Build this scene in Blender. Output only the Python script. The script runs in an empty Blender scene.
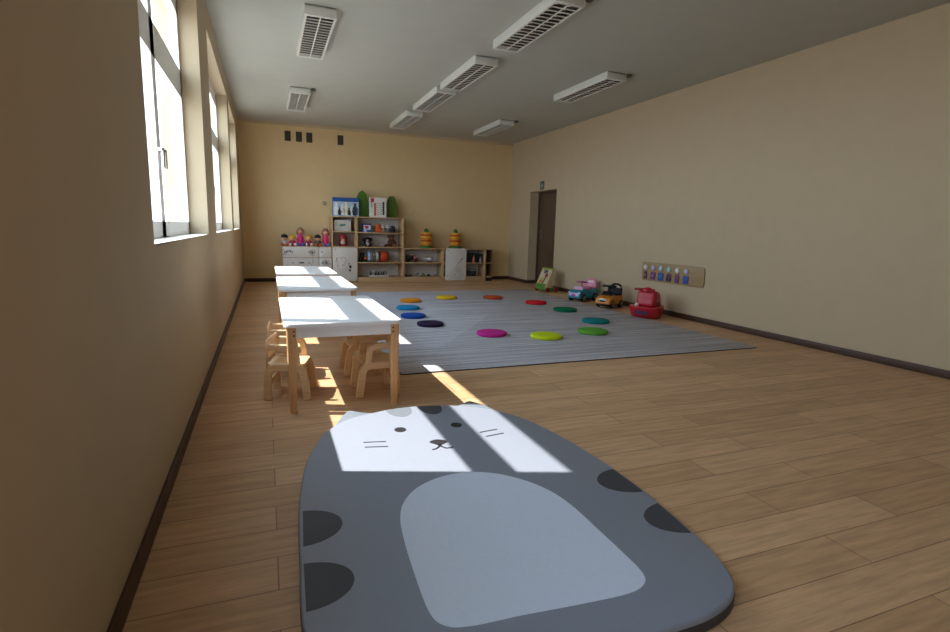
import bpy, bmesh, math, random
from mathutils import Vector, Matrix
random.seed(7)
PI = math.pi
S = bpy.context.scene
C = S.collection

# ------------------------------------------------------------------ camera, sky, sun, exposure
F_PX = 530.0
yaw, pit, roll = math.radians(21.54), math.radians(-9.27), math.radians(1.50)
fwd = Vector((math.sin(yaw)*math.cos(pit), math.cos(yaw)*math.cos(pit), math.sin(pit)))
rgt = Vector((math.cos(yaw), -math.sin(yaw), 0))
upv = rgt.cross(fwd)
r2 = rgt*math.cos(roll) + upv*math.sin(roll)
u2 = -rgt*math.sin(roll) + upv*math.cos(roll)
cam_d = bpy.data.cameras.new('camera')
cam_d.sensor_fit = 'HORIZONTAL'; cam_d.sensor_width = 36.0
cam_d.lens = F_PX/950*36.0
cam_d.clip_start = 0.05
cam = bpy.data.objects.new('camera', cam_d); C.objects.link(cam)
cam.matrix_world = Matrix(((r2.x, u2.x, -fwd.x, 0), (r2.y, u2.y, -fwd.y, 0), (r2.z, u2.z, -fwd.z, 1.2), (0, 0, 0, 1)))
S.camera = cam

world = bpy.data.worlds.new('sky'); S.world = world; world.use_nodes = True
nt = world.node_tree; bg = nt.nodes['Background']
tc = nt.nodes.new('ShaderNodeTexCoord'); sx = nt.nodes.new('ShaderNodeSeparateXYZ'); rmp = nt.nodes.new('ShaderNodeValToRGB')
mp = nt.nodes.new('ShaderNodeMapRange'); mp.inputs[1].default_value = -1; mp.inputs[2].default_value = 1
nt.links.new(tc.outputs['Generated'], sx.inputs[0]); nt.links.new(sx.outputs[2], mp.inputs[0]); nt.links.new(mp.outputs[0], rmp.inputs[0])
rmp.color_ramp.elements[0].position = 0.40; rmp.color_ramp.elements[0].color = (0.36, 0.38, 0.38, 1)
rmp.color_ramp.elements[1].position = 1.0; rmp.color_ramp.elements[1].color = (0.50, 0.73, 1.0, 1)
e = rmp.color_ramp.elements.new(0.5); e.color = (0.74, 0.87, 1.0, 1)
nt.links.new(rmp.outputs[0], bg.inputs[0]); bg.inputs[1].default_value = 4.5

sun_d = bpy.data.lights.new('sun', 'SUN'); sun_d.energy = 7.6; sun_d.angle = math.radians(0.6); sun_d.color = (0.98, 0.96, 0.92)
sun = bpy.data.objects.new('sun', sun_d); C.objects.link(sun)
sdir = Vector((0.72, -0.245, -1.0)).normalized()
sun.rotation_euler = sdir.to_track_quat('-Z', 'Y').to_euler(); sun.location = (-6, 6, 8)

WINDOWS = [(-1.6, 0.85), (2.66, 5.06), (5.85, 8.66), (9.00, 10.95)]   # openings in the left wall, along Y; first is unseen, added to balance light
WX, WZ0, WZ1 = -0.45, 1.10, 2.98
for a, b in WINDOWS:                                                  # daylight sampling through each window
    pd = bpy.data.lights.new('daylight', 'AREA'); pd.shape = 'RECTANGLE'; pd.size = WZ1-WZ0; pd.size_y = b-a
    pd.cycles.is_portal = True
    po = bpy.data.objects.new('daylight', pd); C.objects.link(po)
    po.location = (WX-0.26, (a+b)/2, (WZ0+WZ1)/2); po.rotation_euler = (0, -PI/2, 0)

S.view_settings.view_transform = 'Standard'; S.view_settings.look = 'None'
S.view_settings.gamma = 1.0; S.view_settings.use_curve_mapping = False
S.view_settings.exposure = 0.72
S.cycles.max_bounces = 8; S.cycles.diffuse_bounces = 5

# ------------------------------------------------------------------ helpers
def lin(h):
    h = h.lstrip('#'); v = [int(h[i:i+2], 16)/255 for i in (0, 2, 4)]
    return tuple(c/12.92 if c <= 0.04045 else ((c+0.055)/1.055)**2.4 for c in v) + (1,)

MATS = {}
def mat(name, hexcol, rough=0.6, var=0.06, scale=30.0, bump=0.0, metal=0.0, stretch=(1, 1, 1), spec=0.5):
    if name in MATS: return MATS[name]
    m = bpy.data.materials.new(name); m.use_nodes = True
    n = m.node_tree.nodes; l = m.node_tree.links; b = n['Principled BSDF']
    c = lin(hexcol)
    t = n.new('ShaderNodeTexCoord'); mpp = n.new('ShaderNodeMapping'); mpp.inputs['Scale'].default_value = stretch
    nz = n.new('ShaderNodeTexNoise'); nz.inputs['Scale'].default_value = scale; nz.inputs['Detail'].default_value = 4
    l.new(t.outputs['Object'], mpp.inputs[0]); l.new(mpp.outputs[0], nz.inputs['Vector'])
    r = n.new('ShaderNodeValToRGB')
    r.color_ramp.elements[0].position = 0.3; r.color_ramp.elements[1].position = 0.7
    r.color_ramp.elements[0].color = tuple(x*(1-var) for x in c[:3]) + (1,)
    r.color_ramp.elements[1].color = tuple(min(1, x*(1+var)) for x in c[:3]) + (1,)
    l.new(nz.outputs['Fac'], r.inputs[0]); l.new(r.outputs[0], b.inputs['Base Color'])
    b.inputs['Roughness'].default_value = rough; b.inputs['Metallic'].default_value = metal
    b.inputs['Specular IOR Level'].default_value = spec
    if bump:
        bp = n.new('ShaderNodeBump'); bp.inputs['Strength'].default_value = bump; bp.inputs['Distance'].default_value = 0.004
        l.new(nz.outputs['Fac'], bp.inputs['Height']); l.new(bp.outputs[0], b.inputs['Normal'])
    MATS[name] = m; return m

def wood(name, c1, c2, rough=0.5, axis=2, scale=14):
    st = [1, 1, 1]; st = [6.0 if i != axis else 0.35 for i in range(3)]
    m = mat(name, c1, rough, 0.0, scale, 0.0, stretch=st)
    r = [x for x in m.node_tree.nodes if x.type == 'VALTORGB'][0]
    r.color_ramp.elements[0].color = lin(c1); r.color_ramp.elements[1].color = lin(c2)
    return m

class MB:
    def __init__(s): s.bm = bmesh.new()
    def _add(s, fn):
        n0 = set(s.bm.verts); fn(); return [v for v in s.bm.verts if v not in n0]
    def box(s, x0, x1, y0, y1, z0, z1, bev=0.0, M=None, seg=2):
        t = bmesh.new(); bmesh.ops.create_cube(t, size=1)
        for v in t.verts:
            v.co = Vector((x0+(v.co.x+.5)*(x1-x0), y0+(v.co.y+.5)*(y1-y0), z0+(v.co.z+.5)*(z1-z0)))
        if bev: bmesh.ops.bevel(t, geom=t.edges[:], offset=bev, segments=seg, profile=0.5, affect='EDGES')
        s._merge(t, M); return s
    def _merge(s, t, M=None):
        if M is not None: t.transform(M)
        me = bpy.data.meshes.new('t'); t.to_mesh(me); t.free(); s.bm.from_mesh(me); bpy.data.meshes.remove(me)
    def lathe(s, prof, n=24, M=None):           # prof: (r, z) bottom to top
        t = bmesh.new(); rings = []
        for r, z in prof:
            if r < 1e-6: rings.append([t.verts.new((0, 0, z))])
            else: rings.append([t.verts.new((r*math.cos(2*PI*i/n), r*math.sin(2*PI*i/n), z)) for i in range(n)])
        for a, b in zip(rings, rings[1:]):
            for i in range(n):
                j = (i+1) % n
                if len(a) == 1 and len(b) == 1: continue
                if len(a) == 1: t.faces.new((a[0], b[j], b[i]))
                elif len(b) == 1: t.faces.new((a[i], a[j], b[0]))
                else: t.faces.new((a[i], a[j], b[j], b[i]))
        if len(rings[0]) > 1: t.faces.new(rings[0][::-1])
        if len(rings[-1]) > 1: t.faces.new(rings[-1])
        bmesh.ops.recalc_face_normals(t, faces=t.faces[:])
        s._merge(t, M); return s
    def cyl(s, p, q, r, n=16, r1=None):
        p, q = Vector(p), Vector(q); d = q-p; L = d.length
        M = Matrix.Translation(p) @ d.to_track_quat('Z', 'Y').to_matrix().to_4x4()
        return s.lathe([(r, 0), (r if r1 is None else r1, L)], n, M)
    def ball(s, c, rx, ry=None, rz=None, n=20, M=None):
        ry = rx if ry is None else ry; rz = rx if rz is None else rz
        t = bmesh.new(); bmesh.ops.create_uvsphere(t, u_segments=n, v_segments=max(8, n*2//3), radius=1)
        for v in t.verts: v.co = Vector((c[0]+v.co.x*rx, c[1]+v.co.y*ry, c[2]+v.co.z*rz))
        s._merge(t, M); return s
    def prism(s, pts, z0, z1, bev=0.0, M=None, seg=2):   # polygon in XY extruded along Z
        t = bmesh.new()
        a = [t.verts.new((x, y, z0)) for x, y in pts]; b = [t.verts.new((x, y, z1)) for x, y in pts]
        n = len(pts)
        t.faces.new(a[::-1]); top = t.faces.new(b)
        for i in range(n): t.faces.new((a[i], a[(i+1) % n], b[(i+1) % n], b[i]))
        bmesh.ops.recalc_face_normals(t, faces=t.faces[:])
        if bev:
            eds = [ed for ed in t.edges if abs(ed.verts[0].co.z-ed.verts[1].co.z) < 1e-7]
            bmesh.ops.bevel(t, geom=eds, offset=bev, segments=seg, profile=0.5, affect='EDGES')
        s._merge(t, M); return s
    def tube(s, pts, r, n=10, closed=False):
        pts = [Vector(p) for p in pts]; t = bmesh.new(); rings = []; N = len(pts)
        up = Vector((0, 0, 1))
        for i, p in enumerate(pts):
            a = pts[i-1] if (i > 0 or closed) else p; b = pts[(i+1) % N] if (i < N-1 or closed) else p
            d = (b-a).normalized(); u = up if abs(d.dot(up)) < 0.9 else Vector((1, 0, 0))
            x = d.cross(u).normalized(); y = d.cross(x).normalized()
            rr = r[i] if isinstance(r, (list, tuple)) else r
            rings.append([t.verts.new(p+x*rr*math.cos(2*PI*k/n)+y*rr*math.sin(2*PI*k/n)) for k in range(n)])
        for i in range(N if closed else N-1):
            a, b = rings[i], rings[(i+1) % N]
            for k in range(n): t.faces.new((a[k], a[(k+1) % n], b[(k+1) % n], b[k]))
        if not closed: t.faces.new(rings[0][::-1]); t.faces.new(rings[-1])
        bmesh.ops.recalc_face_normals(t, faces=t.faces[:])
        s._merge(t); return s
    def build(s, name, m, parent=None, loc=(0, 0, 0), rot=(0, 0, 0), smooth=35):
        me = bpy.data.meshes.new(name); s.bm.to_mesh(me); s.bm.free()
        if smooth:
            me.polygons.foreach_set('use_smooth', [True]*len(me.polygons)); me.set_sharp_from_angle(angle=math.radians(smooth))
        me.materials.append(m)
        o = bpy.data.objects.new(name, me); C.objects.link(o)
        o.location = loc; o.rotation_euler = rot
        if parent: o.parent = parent
        return o

def thing(name, label, cat, loc=(0, 0, 0), rz=0.0, group=None, rot=None):
    o = bpy.data.objects.new(name, None); C.objects.link(o); o.empty_display_size = 0.1
    o.location = loc; o.rotation_euler = rot if rot else (0, 0, rz)
    return tag(o, label, cat, group)
def tag(o, label, cat, group=None):
    o['label'] = label; o['category'] = cat
    if group: o['group'] = group
    return o
def struct(name, mb, m, parent=None, smooth=35):
    o = mb.build(name, m, parent, smooth=smooth)
    if parent is None: o['kind'] = 'structure'
    return o
def dup(root, loc=None, rz=None, label=None, group=None):
    r = root.copy(); C.objects.link(r)
    if loc is not None: r.location = loc
    if rz is not None: r.rotation_euler = (0, 0, rz)
    if label: r['label'] = label
    if group: r['group'] = group
    for ch in list(root.children):
        c = ch.copy(); C.objects.link(c); c.parent = r
        for g in list(ch.children):
            d = g.copy(); C.objects.link(d); d.parent = c
    return r
def smooth_closed(P, k=6):                      # Catmull-Rom through the points
    out = []; n = len(P)
    for i in range(n):
        p0, p1, p2, p3 = (Vector(P[(i+j-1) % n]) for j in range(4))
        for q in range(k):
            t = q/k
            v = 0.5*((2*p1)+(p2-p0)*t+(2*p0-5*p1+4*p2-p3)*t*t+(3*p1-p0-3*p2+p3)*t**3)
            out.append((v.x, v.y))
    return out
def rrect(x0, x1, y0, y1, r, k=6):
    out = []
    for cx, cy, a0 in ((x1-r, y0+r, -PI/2), (x1-r, y1-r, 0), (x0+r, y1-r, PI/2), (x0+r, y0+r, PI)):
        for i in range(k+1):
            a = a0+PI/2*i/k; out.append((cx+r*math.cos(a), cy+r*math.sin(a)))
    return out
def clip_poly(sub, cl):                          # Sutherland-Hodgman, cl convex and counter-clockwise
    out = list(sub)
    for i in range(len(cl)):
        a, b = cl[i], cl[(i+1) % len(cl)]; inp = out; out = []
        if not inp: break
        side = lambda p: (b[0]-a[0])*(p[1]-a[1])-(b[1]-a[1])*(p[0]-a[0])
        for j in range(len(inp)):
            p, q = inp[j-1], inp[j]; sp, sq = side(p), side(q)
            if (sp >= 0) != (sq >= 0):
                t = sp/(sp-sq); out.append((p[0]+(q[0]-p[0])*t, p[1]+(q[1]-p[1])*t))
            if sq >= 0: out.append(q)
    return out
def arc(cx, cy, r, a0, a1, k=10, ry=None):
    ry = r if ry is None else ry
    return [(cx+r*math.cos(math.radians(a0+(a1-a0)*i/k)), cy+ry*math.sin(math.radians(a0+(a1-a0)*i/k))) for i in range(k+1)]
def ell(cx, cy, rx, ry, k=32): return arc(cx, cy, rx, 0, 360-360/k, k-1, ry)
XZ = Matrix.Rotation(PI/2, 4, 'X')               # takes (x, y, z) to (x, -z, y): a polygon drawn in XY stands up facing -Y
YZ = Matrix.Rotation(-PI/2, 4, 'Z') @ XZ         # stands up facing -X, drawn x axis along -Y

# ------------------------------------------------------------------ materials
WALLB = mat('yellow_cream_wall_paint', '#d4b98a', 0.75, 0.02, 6, 0.03)
WALLC = mat('cream_wall_paint', '#b9a688', 0.75, 0.02, 6, 0.03)
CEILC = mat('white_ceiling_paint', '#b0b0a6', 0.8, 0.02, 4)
DARKTRIM = wood('dark_baseboard_wood', '#3a2418', '#4d3222', 0.5, 1)
WHITE = mat('white_laminate', '#eeeeee', 0.32, 0.01, 5)
WHITEP = mat('white_frame_paint', '#f2f2f0', 0.4, 0.01, 5)
BEECH = wood('beech_plywood', '#dab486', '#e7c99f', 0.45, 0)
BEECHLEG = wood('beech_leg_wood', '#cc9a66', '#dbae7b', 0.45, 2)
CABW = wood('maple_board', '#b89468', '#c8a67a', 0.5, 0)
PANELW = mat('white_cabinet_front', '#dcd8d2', 0.45, 0.01, 5)
BACKW = mat('white_cabinet_back', '#cfcac4', 0.6, 0.01, 5)
INK = mat('dark_print', '#1d1c20', 0.6, 0.02)
BLACK = mat('black_plastic', '#0c0c0d', 0.5, 0.05, spec=0.25)
METAL = mat('aluminium', '#c9c9c7', 0.25, 0.02, metal=1.0)
SCREW = mat('dark_bolt_metal', '#3b3530', 0.4, 0.02, metal=0.8)

# floor laminate
def floor_mat():
    m = bpy.data.materials.new('oak_laminate_planks'); m.use_nodes = True
    n = m.node_tree.nodes; l = m.node_tree.links; b = n['Principled BSDF']
    t = n.new('ShaderNodeTexCoord')
    br = n.new('ShaderNodeTexBrick'); br.inputs['Scale'].default_value = 1.0
    br.inputs['Brick Width'].default_value = 1.28; br.inputs['Row Height'].default_value = 0.19
    br.inputs['Mortar Size'].default_value = 0.0022; br.inputs['Mortar Smooth'].default_value = 0.1
    br.offset = 0.37; br.inputs['Bias'].default_value = 0.0
    br.inputs['Color1'].default_value = lin('#c39b73'); br.inputs['Color2'].default_value = lin('#d8b088'); br.inputs['Mortar'].default_value = lin('#84654a')
    l.new(t.outputs['Object'], br.inputs['Vector'])
    mp = n.new('ShaderNodeMapping'); mp.inputs['Scale'].default_value = (1.3, 14, 1)
    l.new(t.outputs['Object'], mp.inputs[0])
    nz = n.new('ShaderNodeTexNoise'); nz.inputs['Scale'].default_value = 2.2; nz.inputs['Detail'].default_value = 7; nz.inputs['Roughness'].default_value = 0.65
    l.new(mp.outputs[0], nz.inputs['Vector'])
    rp = n.new('ShaderNodeValToRGB'); rp.color_ramp.elements[0].position = 0.3; rp.color_ramp.elements[1].position = 0.72
    rp.color_ramp.elements[0].color = (0.72, 0.69, 0.67, 1); rp.color_ramp.elements[1].color = (1.15, 1.13, 1.1, 1)
    l.new(nz.outputs['Fac'], rp.inputs[0])
    mx = n.new('ShaderNodeMix'); mx.data_type = 'RGBA'; mx.blend_type = 'MULTIPLY'; mx.inputs[0].default_value = 1.0
    l.new(br.outputs['Color'], mx.inputs[6]); l.new(rp.outputs[0], mx.inputs[7]); l.new(mx.outputs[2], b.inputs['Base Color'])
    b.inputs['Roughness'].default_value = 0.48
    return m
def rug_mat():
    m = bpy.data.materials.new('grey_striped_pile'); m.use_nodes = True
    n = m.node_tree.nodes; l = m.node_tree.links; b = n['Principled BSDF']
    t = n.new('ShaderNodeTexCoord')
    mp = n.new('ShaderNodeMapping'); mp.inputs['Scale'].default_value = (0.5, 22, 1)
    l.new(t.outputs['Object'], mp.inputs[0])
    nz = n.new('ShaderNodeTexNoise'); nz.inputs['Scale'].default_value = 1.0; nz.inputs['Detail'].default_value = 5; nz.inputs['Roughness'].default_value = 0.7
    l.new(mp.outputs[0], nz.inputs['Vector'])
    nf = n.new('ShaderNodeTexNoise'); nf.inputs['Scale'].default_value = 90; nf.inputs['Detail'].default_value = 3
    l.new(t.outputs['Object'], nf.inputs['Vector'])
    ad = n.new('ShaderNodeMath'); ad.operation = 'MULTIPLY_ADD'; ad.inputs[1].default_value = 0.35; l.new(nf.outputs['Fac'], ad.inputs[0]); l.new(nz.outputs['Fac'], ad.inputs[2])
    rp = n.new('ShaderNodeValToRGB'); rp.color_ramp.elements[0].position = 0.50; rp.color_ramp.elements[1].position = 0.86
    rp.color_ramp.elements[0].color = lin('#918f97'); rp.color_ramp.elements[1].color = lin('#d6d5db')
    l.new(ad.outputs[0], rp.inputs[0]); l.new(rp.outputs[0], b.inputs['Base Color'])
    b.inputs['Roughness'].default_value = 0.95; b.inputs['Specular IOR Level'].default_value = 0.1
    bp = n.new('ShaderNodeBump'); bp.inputs['Strength'].default_value = 0.5; bp.inputs['Distance'].default_value = 0.006
    l.new(nf.outputs['Fac'], bp.inputs['Height']); l.new(bp.outputs[0], b.inputs['Normal'])
    return m
def glass_mat():
    m = bpy.data.materials.new('window_glass'); m.use_nodes = True
    n = m.node_tree.nodes; l = m.node_tree.links
    for x in list(n):
        if x.type == 'BSDF_PRINCIPLED': n.remove(x)
    out = [x for x in n if x.type == 'OUTPUT_MATERIAL'][0]
    tr = n.new('ShaderNodeBsdfTransparent'); gl = n.new('ShaderNodeBsdfGlossy'); gl.inputs['Roughness'].default_value = 0.02
    mx = n.new('ShaderNodeMixShader'); mx.inputs[0].default_value = 0.04; l.new(tr.outputs[0], mx.inputs[1]); l.new(gl.outputs[0], mx.inputs[2]); l.new(mx.outputs[0], out.inputs[0])
    return m
GLASS = glass_mat()

# ------------------------------------------------------------------ room shell
X0, X1, Y0, Y1, ZC = WX, 5.60, -2.3, 12.0, 3.25
struct('floor', MB().box(X0-0.3, X1+0.35, Y0-0.2, Y1+0.2, -0.12, 0), floor_mat())
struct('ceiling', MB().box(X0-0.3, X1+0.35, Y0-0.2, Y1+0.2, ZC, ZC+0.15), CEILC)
struct('wall_back', MB().box(X0-0.3, X1+0.35, Y1, Y1+0.2, 0, ZC), WALLB)
struct('wall_front', MB().box(X0-0.3, X1+0.35, Y0-0.2, Y0, 0, ZC), WALLC)
DY0, DY1, DZ, DX = 9.79, 10.97, 2.065, 5.83
mb = MB()
mb.box(X1, X1+0.3, Y0, DY0, 0, ZC); mb.box(X1, X1+0.3, DY1, Y1, 0, ZC); mb.box(X1, X1+0.3, DY0, DY1, DZ, ZC)
struct('wall_right', mb, WALLC)
mb = MB(); ys = [Y0]
mb.box(X0-0.3, X0, Y0, Y1, 0, WZ0); mb.box(X0-0.3, X0, Y0, Y1, WZ1, ZC)
prev = Y0
for a, b in WINDOWS:
    mb.box(X0-0.3, X0, prev, a, WZ0, WZ1); prev = b
mb.box(X0-0.3, X0, prev, Y1, WZ0, WZ1)
struct('wall_left', mb, WALLC)
for i, (a, b) in enumerate(WINDOWS):
    w = MB(); xo, xi = X0-0.20, X0-0.14
    mid, mw = ((a+b)/2, 0.075) if i != 1 else (3.84, 0.062)
    w.box(xo, xi, a, a+0.045, WZ0, WZ1); w.box(xo, xi, b-0.05, b, WZ0, WZ1)
    w.box(xo, xi, a, b, WZ0, WZ0+0.10); w.box(xo, xi, a, b, 2.805, WZ1)
    w.box(xo, xi, a, b, 2.175, 2.384); w.box(xo, xi, mid-mw, mid+mw, WZ0, WZ1)
    wo = struct('window_%d' % (i+1), w, WHITEP)  # the first window is the added one, out of view
    g = MB().box(X0-0.172, X0-0.168, a+0.02, b-0.02, WZ0+0.05, 2.88); g.build('glass', GLASS, wo, smooth=0)
    MB().box(X0-0.16, X0+0.0, a, b, WZ0-0.005, WZ0+0.002).build('window_sill', WHITEP, wo)
    for yy in (mid-0.045, mid+0.045):
        h = MB().box(xi, xi+0.03, yy-0.01, yy+0.01, 1.62, 1.64).box(xi+0.02, xi+0.035, yy-0.01, yy+0.01, 1.52, 1.64, 0.004)
        h.build('window_handle', METAL, wo)
# baseboards
struct('baseboard_right', MB().box(X1-0.015, X1, Y0, DY0, 0, 0.075, 0.003).box(X1-0.015, X1, DY1, Y1, 0, 0.075, 0.003).box(X1, DX-0.03, DY1-0.015, DY1, 0, 0.075, 0.003).box(X1, DX-0.03, DY0, DY0+0.015, 0, 0.075, 0.003), DARKTRIM)
struct('baseboard_back', MB().box(X0, X1-0.015, Y1-0.015, Y1, 0, 0.075, 0.003), DARKTRIM)
struct('baseboard_left', MB().box(X0, X0+0.015, Y0, Y1-0.015, 0, 0.075, 0.003), DARKTRIM)
# slim coving under the ceiling
cove = MB()
cove.prism([(0, 0), (0.05, 0), (0.035, -0.012), (0.012, -0.035), (0, -0.05)], 0, Y1-Y0, M=Matrix.Translation((X1, Y1, ZC)) @ Matrix.Rotation(PI, 4, 'Z') @ XZ @ Matrix.Scale(1, 4))
struct('trim_1', cove, CEILC)
cove = MB()
cove.prism([(0, 0), (0.05, 0), (0.035, -0.012), (0.012, -0.035), (0, -0.05)], 0, X1-X0, M=Matrix.Translation((X0, Y1, ZC)) @ Matrix.Rotation(-PI/2, 4, 'Z') @ XZ @ Matrix.Translation((0, 0, -(X1-X0))) @ Matrix.Scale(1, 4))
struct('trim_2', cove, WALLC)
# door in the recess
DOORW = wood('dark_walnut_door', '#4a382a', '#66503d', 0.45, 2, 9)
d = struct('door_1', MB().box(DX, DX+0.045, DY0+0.04, DY1-0.05, 0.005, DZ-0.04, 0.002), DOORW)
MB().box(DX-0.02, DX+0.07, DY0, DY0+0.05, 0, DZ).box(DX-0.02, DX+0.07, DY1-0.055, DY1, 0, DZ).box(DX-0.02, DX+0.07, DY0+0.05, DY1-0.055, DZ-0.05, DZ).build('door_frame', wood('door_frame_wood', '#3a2b20', '#4c3a2c', 0.5, 2), d)
h = MB().box(DX-0.008, DX, 10.78, 10.83, 1.02, 1.24, 0.003)
h.tube([(DX-0.008, 10.805, 1.16), (DX-0.05, 10.805, 1.16), (DX-0.055, 10.78, 1.16), (DX-0.055, 10.68, 1.155)], 0.009)
h.build('door_handle', METAL, d)

# ------------------------------------------------------------------ rug
R0, R1, RY0, RY1 = 1.0, 4.97, 4.15, 9.72
rug = MB().prism(rrect(R0, R1, RY0, RY1, 0.03), 0.0, 0.014, 0.004).build('rug', rug_mat())
MB().prism(rrect(R0-0.004, R1+0.004, RY0-0.004, RY1+0.004, 0.03), 0.0, 0.008, 0.001).build('edge_shade', mat('rug_edge_shade', '#25232a', 0.9, 0.1), rug)['label'] = 'dark band painted as shade along the rug edge'  # dark band stands in for shade on the rug's unlit side
tag(rug, 'large grey rug with thin woven stripes on the wooden floor', 'rug')
RZ = 0.014

# ------------------------------------------------------------------ floor cushions
def cushion(name, col, label, x, y, d):
    m = mat('felt_'+name, col, 0.9, 0.08, 120, 0.25, spec=0.15)
    r = d/2
    t = thing('floor_cushion', label, 'cushion', (x, y, RZ), random.uniform(0, 6), 'round floor cushions set in a ring on the rug')
    MB().lathe([(r-0.012, 0), (r-0.003, 0.005), (r, 0.012), (r, 0.031), (r-0.004, 0.037), (r-0.014, 0.041), (r*0.5, 0.043), (0, 0.0435)], 48).build('pad', m, t, smooth=60)
    MB().tube([(math.cos(a)*(r+0.0005), math.sin(a)*(r+0.0005), 0.0215) for a in [2*PI*i/48 for i in range(48)]], 0.0025, 6, True).build('seam', m, t)
CUSH = [('mustard', '#cf8420', 'mustard orange round cushion beside the light blue one, farthest left on the rug', 2.16, 8.35, .335),
 ('skyblue', '#1f84b4', 'light blue round cushion between the mustard orange and royal blue cushions', 1.92, 7.57, .34),
 ('royalblue', '#1f4fa8', 'royal blue round cushion between the light blue and dark purple ones', 1.81, 6.85, .33),
 ('purple', '#2f2140', 'dark purple round cushion lying nearest the table leg', 1.86, 6.21, .33),
 ('pink', '#bf2a86', 'magenta pink round cushion at the near side of the ring', 2.37, 5.47, .345),
 ('lime', '#c3d51c', 'bright yellow-green round cushion nearest the camera on the rug', 2.91, 5.17, .35),
 ('leafgreen', '#5c9e35', 'leaf green round cushion in front of the teal cushion', 3.61, 5.29, .355),
 ('teal', '#147a7a', 'teal round cushion farthest right, behind the leaf green one', 4.08, 5.93, .36),
 ('bottlegreen', '#0b6a45', 'dark green round cushion between the teal and red cushions', 4.20, 6.92, .36),
 ('red', '#c9202a', 'red round cushion near the blue ride-on car', 4.13, 7.73, .345),
 ('rust', '#b84a22', 'rust orange round cushion at the far edge of the ring', 3.67, 8.47, .34),
 ('yellow', '#d9b41c', 'yellow round cushion at the far edge between mustard and rust ones', 2.86, 8.61, .345)]
for c in CUSH: cushion(*c)

# ------------------------------------------------------------------ cat play mat
MT = 0.06
matt = thing('play_mat', 'large padded grey cat-shaped play mat with pale belly on the wooden floor', 'mat', (0, 0, 0))
OUT = [(1.05, 1.075), (1.25, 1.085), (1.40, 1.15), (1.48, 1.30), (1.525, 1.55), (1.55, 1.82), (1.552, 2.14), (1.51, 2.52), (1.44, 2.80), (1.33, 2.99), (1.22, 3.085), (1.10, 3.15),
       (0.97, 3.19), (0.83, 3.205), (0.69, 3.195), (0.56, 3.155), (0.46, 3.115), (0.37, 3.055), (0.30, 2.965), (0.238, 2.856), (0.148, 2.574), (0.100, 2.27), (0.080, 2.02), (0.070, 1.76), (0.060, 1.55),
       (0.066, 1.40), (0.10, 1.26), (0.19, 1.16), (0.32, 1.115), (0.60, 1.085), (0.85, 1.075)]
OUTS = smooth_closed(OUT, 5)
VINYL = mat('grey_vinyl', '#888d98', 0.5, 0.02, 60, 0.04, spec=0.4)
VINYLP = mat('pale_grey_vinyl', '#d3dcec', 0.5, 0.02, 60, 0.04, spec=0.4)
VINYLE = mat('light_grey_ear_vinyl', '#747c84', 0.5, 0.02, 60, 0.04, spec=0.4)
VINYLD = mat('charcoal_vinyl', '#41444a', 0.5, 0.03, 60, 0.04, spec=0.4)
VINYLS = mat('dark_side_vinyl', '#3a3b40', 0.5, 0.03, 60, 0.04, spec=0.4)
MB().prism(OUTS, 0.0, MT, 0.010, seg=3).build('mat_body', VINYL, matt, smooth=50)
cc = (0.81, 2.13)
side = [((p[0]-cc[0])*1.002+cc[0], (p[1]-cc[1])*1.002+cc[1]) for p in OUTS]
o = MB().prism(side, 0.004, 0.040, 0.003).build('side_band', VINYLS, matt); o['label'] = 'dark side edge'
for q, tri in enumerate(([(0.34, 3.03), (0.385, 3.15), (0.440, 3.250), (0.462, 3.256), (0.512, 3.205), (0.595, 3.155)],
                         [(1.115, 3.130), (1.19, 3.182), (1.236, 3.216), (1.256, 3.210), (1.315, 3.10), (1.350, 2.97)])):
    MB().prism(tri, 0.006, MT-0.004, 0.006).build('ear', VINYLE, matt)['label'] = 'light grey ear'
MZ = MT+0.0012
def patch(name, pts, m, lab=None, z=MZ):
    p = clip_poly(pts, OUTC)
    o = MB().prism(p, MT-0.004, z).build(name, m, matt, smooth=0)
    if lab: o['label'] = lab
    return o
OUTC = [((p[0]-cc[0])*0.984+cc[0], (p[1]-cc[1])*0.988+cc[1]) for p in OUTS]
belly = smooth_closed([(0.464, 1.935), (0.511, 2.045), (0.596, 2.140), (0.716, 2.200), (0.850, 2.208), (0.98, 2.15), (1.08, 2.04), (1.139, 1.918), (1.163, 1.78), (1.165, 1.60), (1.163, 1.42), (1.155, 1.31), (1.12, 1.26), (1.04, 1.240), (0.86, 1.250), (0.67, 1.267), (0.51, 1.278), (0.44, 1.31), (0.418, 1.385), (0.424, 1.58), (0.440, 1.79)], 5)
patch('belly_patch', belly, VINYLP, 'pale grey belly')
patch('side_spot', ell(0.085, 1.965, 0.155, 0.125), VINYLD, 'charcoal spot')
patch('side_spot', ell(0.075, 1.615, 0.158, 0.120), VINYLD, 'charcoal spot')
patch('side_spot', ell(1.555, 1.90, 0.165, 0.118), VINYLD, 'charcoal spot')
patch('side_spot', ell(1.560, 1.56, 0.175, 0.118), VINYLD, 'charcoal spot')
patch('head_spot', ell(0.745, 3.17, 0.080, 0.135), mat('mid_grey_vinyl', '#6f757b', 0.5, 0.02, 60), 'grey head spot')
patch('head_spot', ell(0.945, 3.16, 0.075, 0.140), VINYLD, 'charcoal head spot')
patch('eye', ell(0.677, 2.831, 0.033, 0.037), INK, 'black eye')
patch('eye', ell(1.007, 2.806, 0.033, 0.037), INK, 'black eye')
patch('nose', smooth_closed([(0.785, 2.612), (0.832, 2.632), (0.882, 2.598), (0.868, 2.575), (0.828, 2.552), (0.800, 2.578)], 4), INK, 'black nose')
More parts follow.
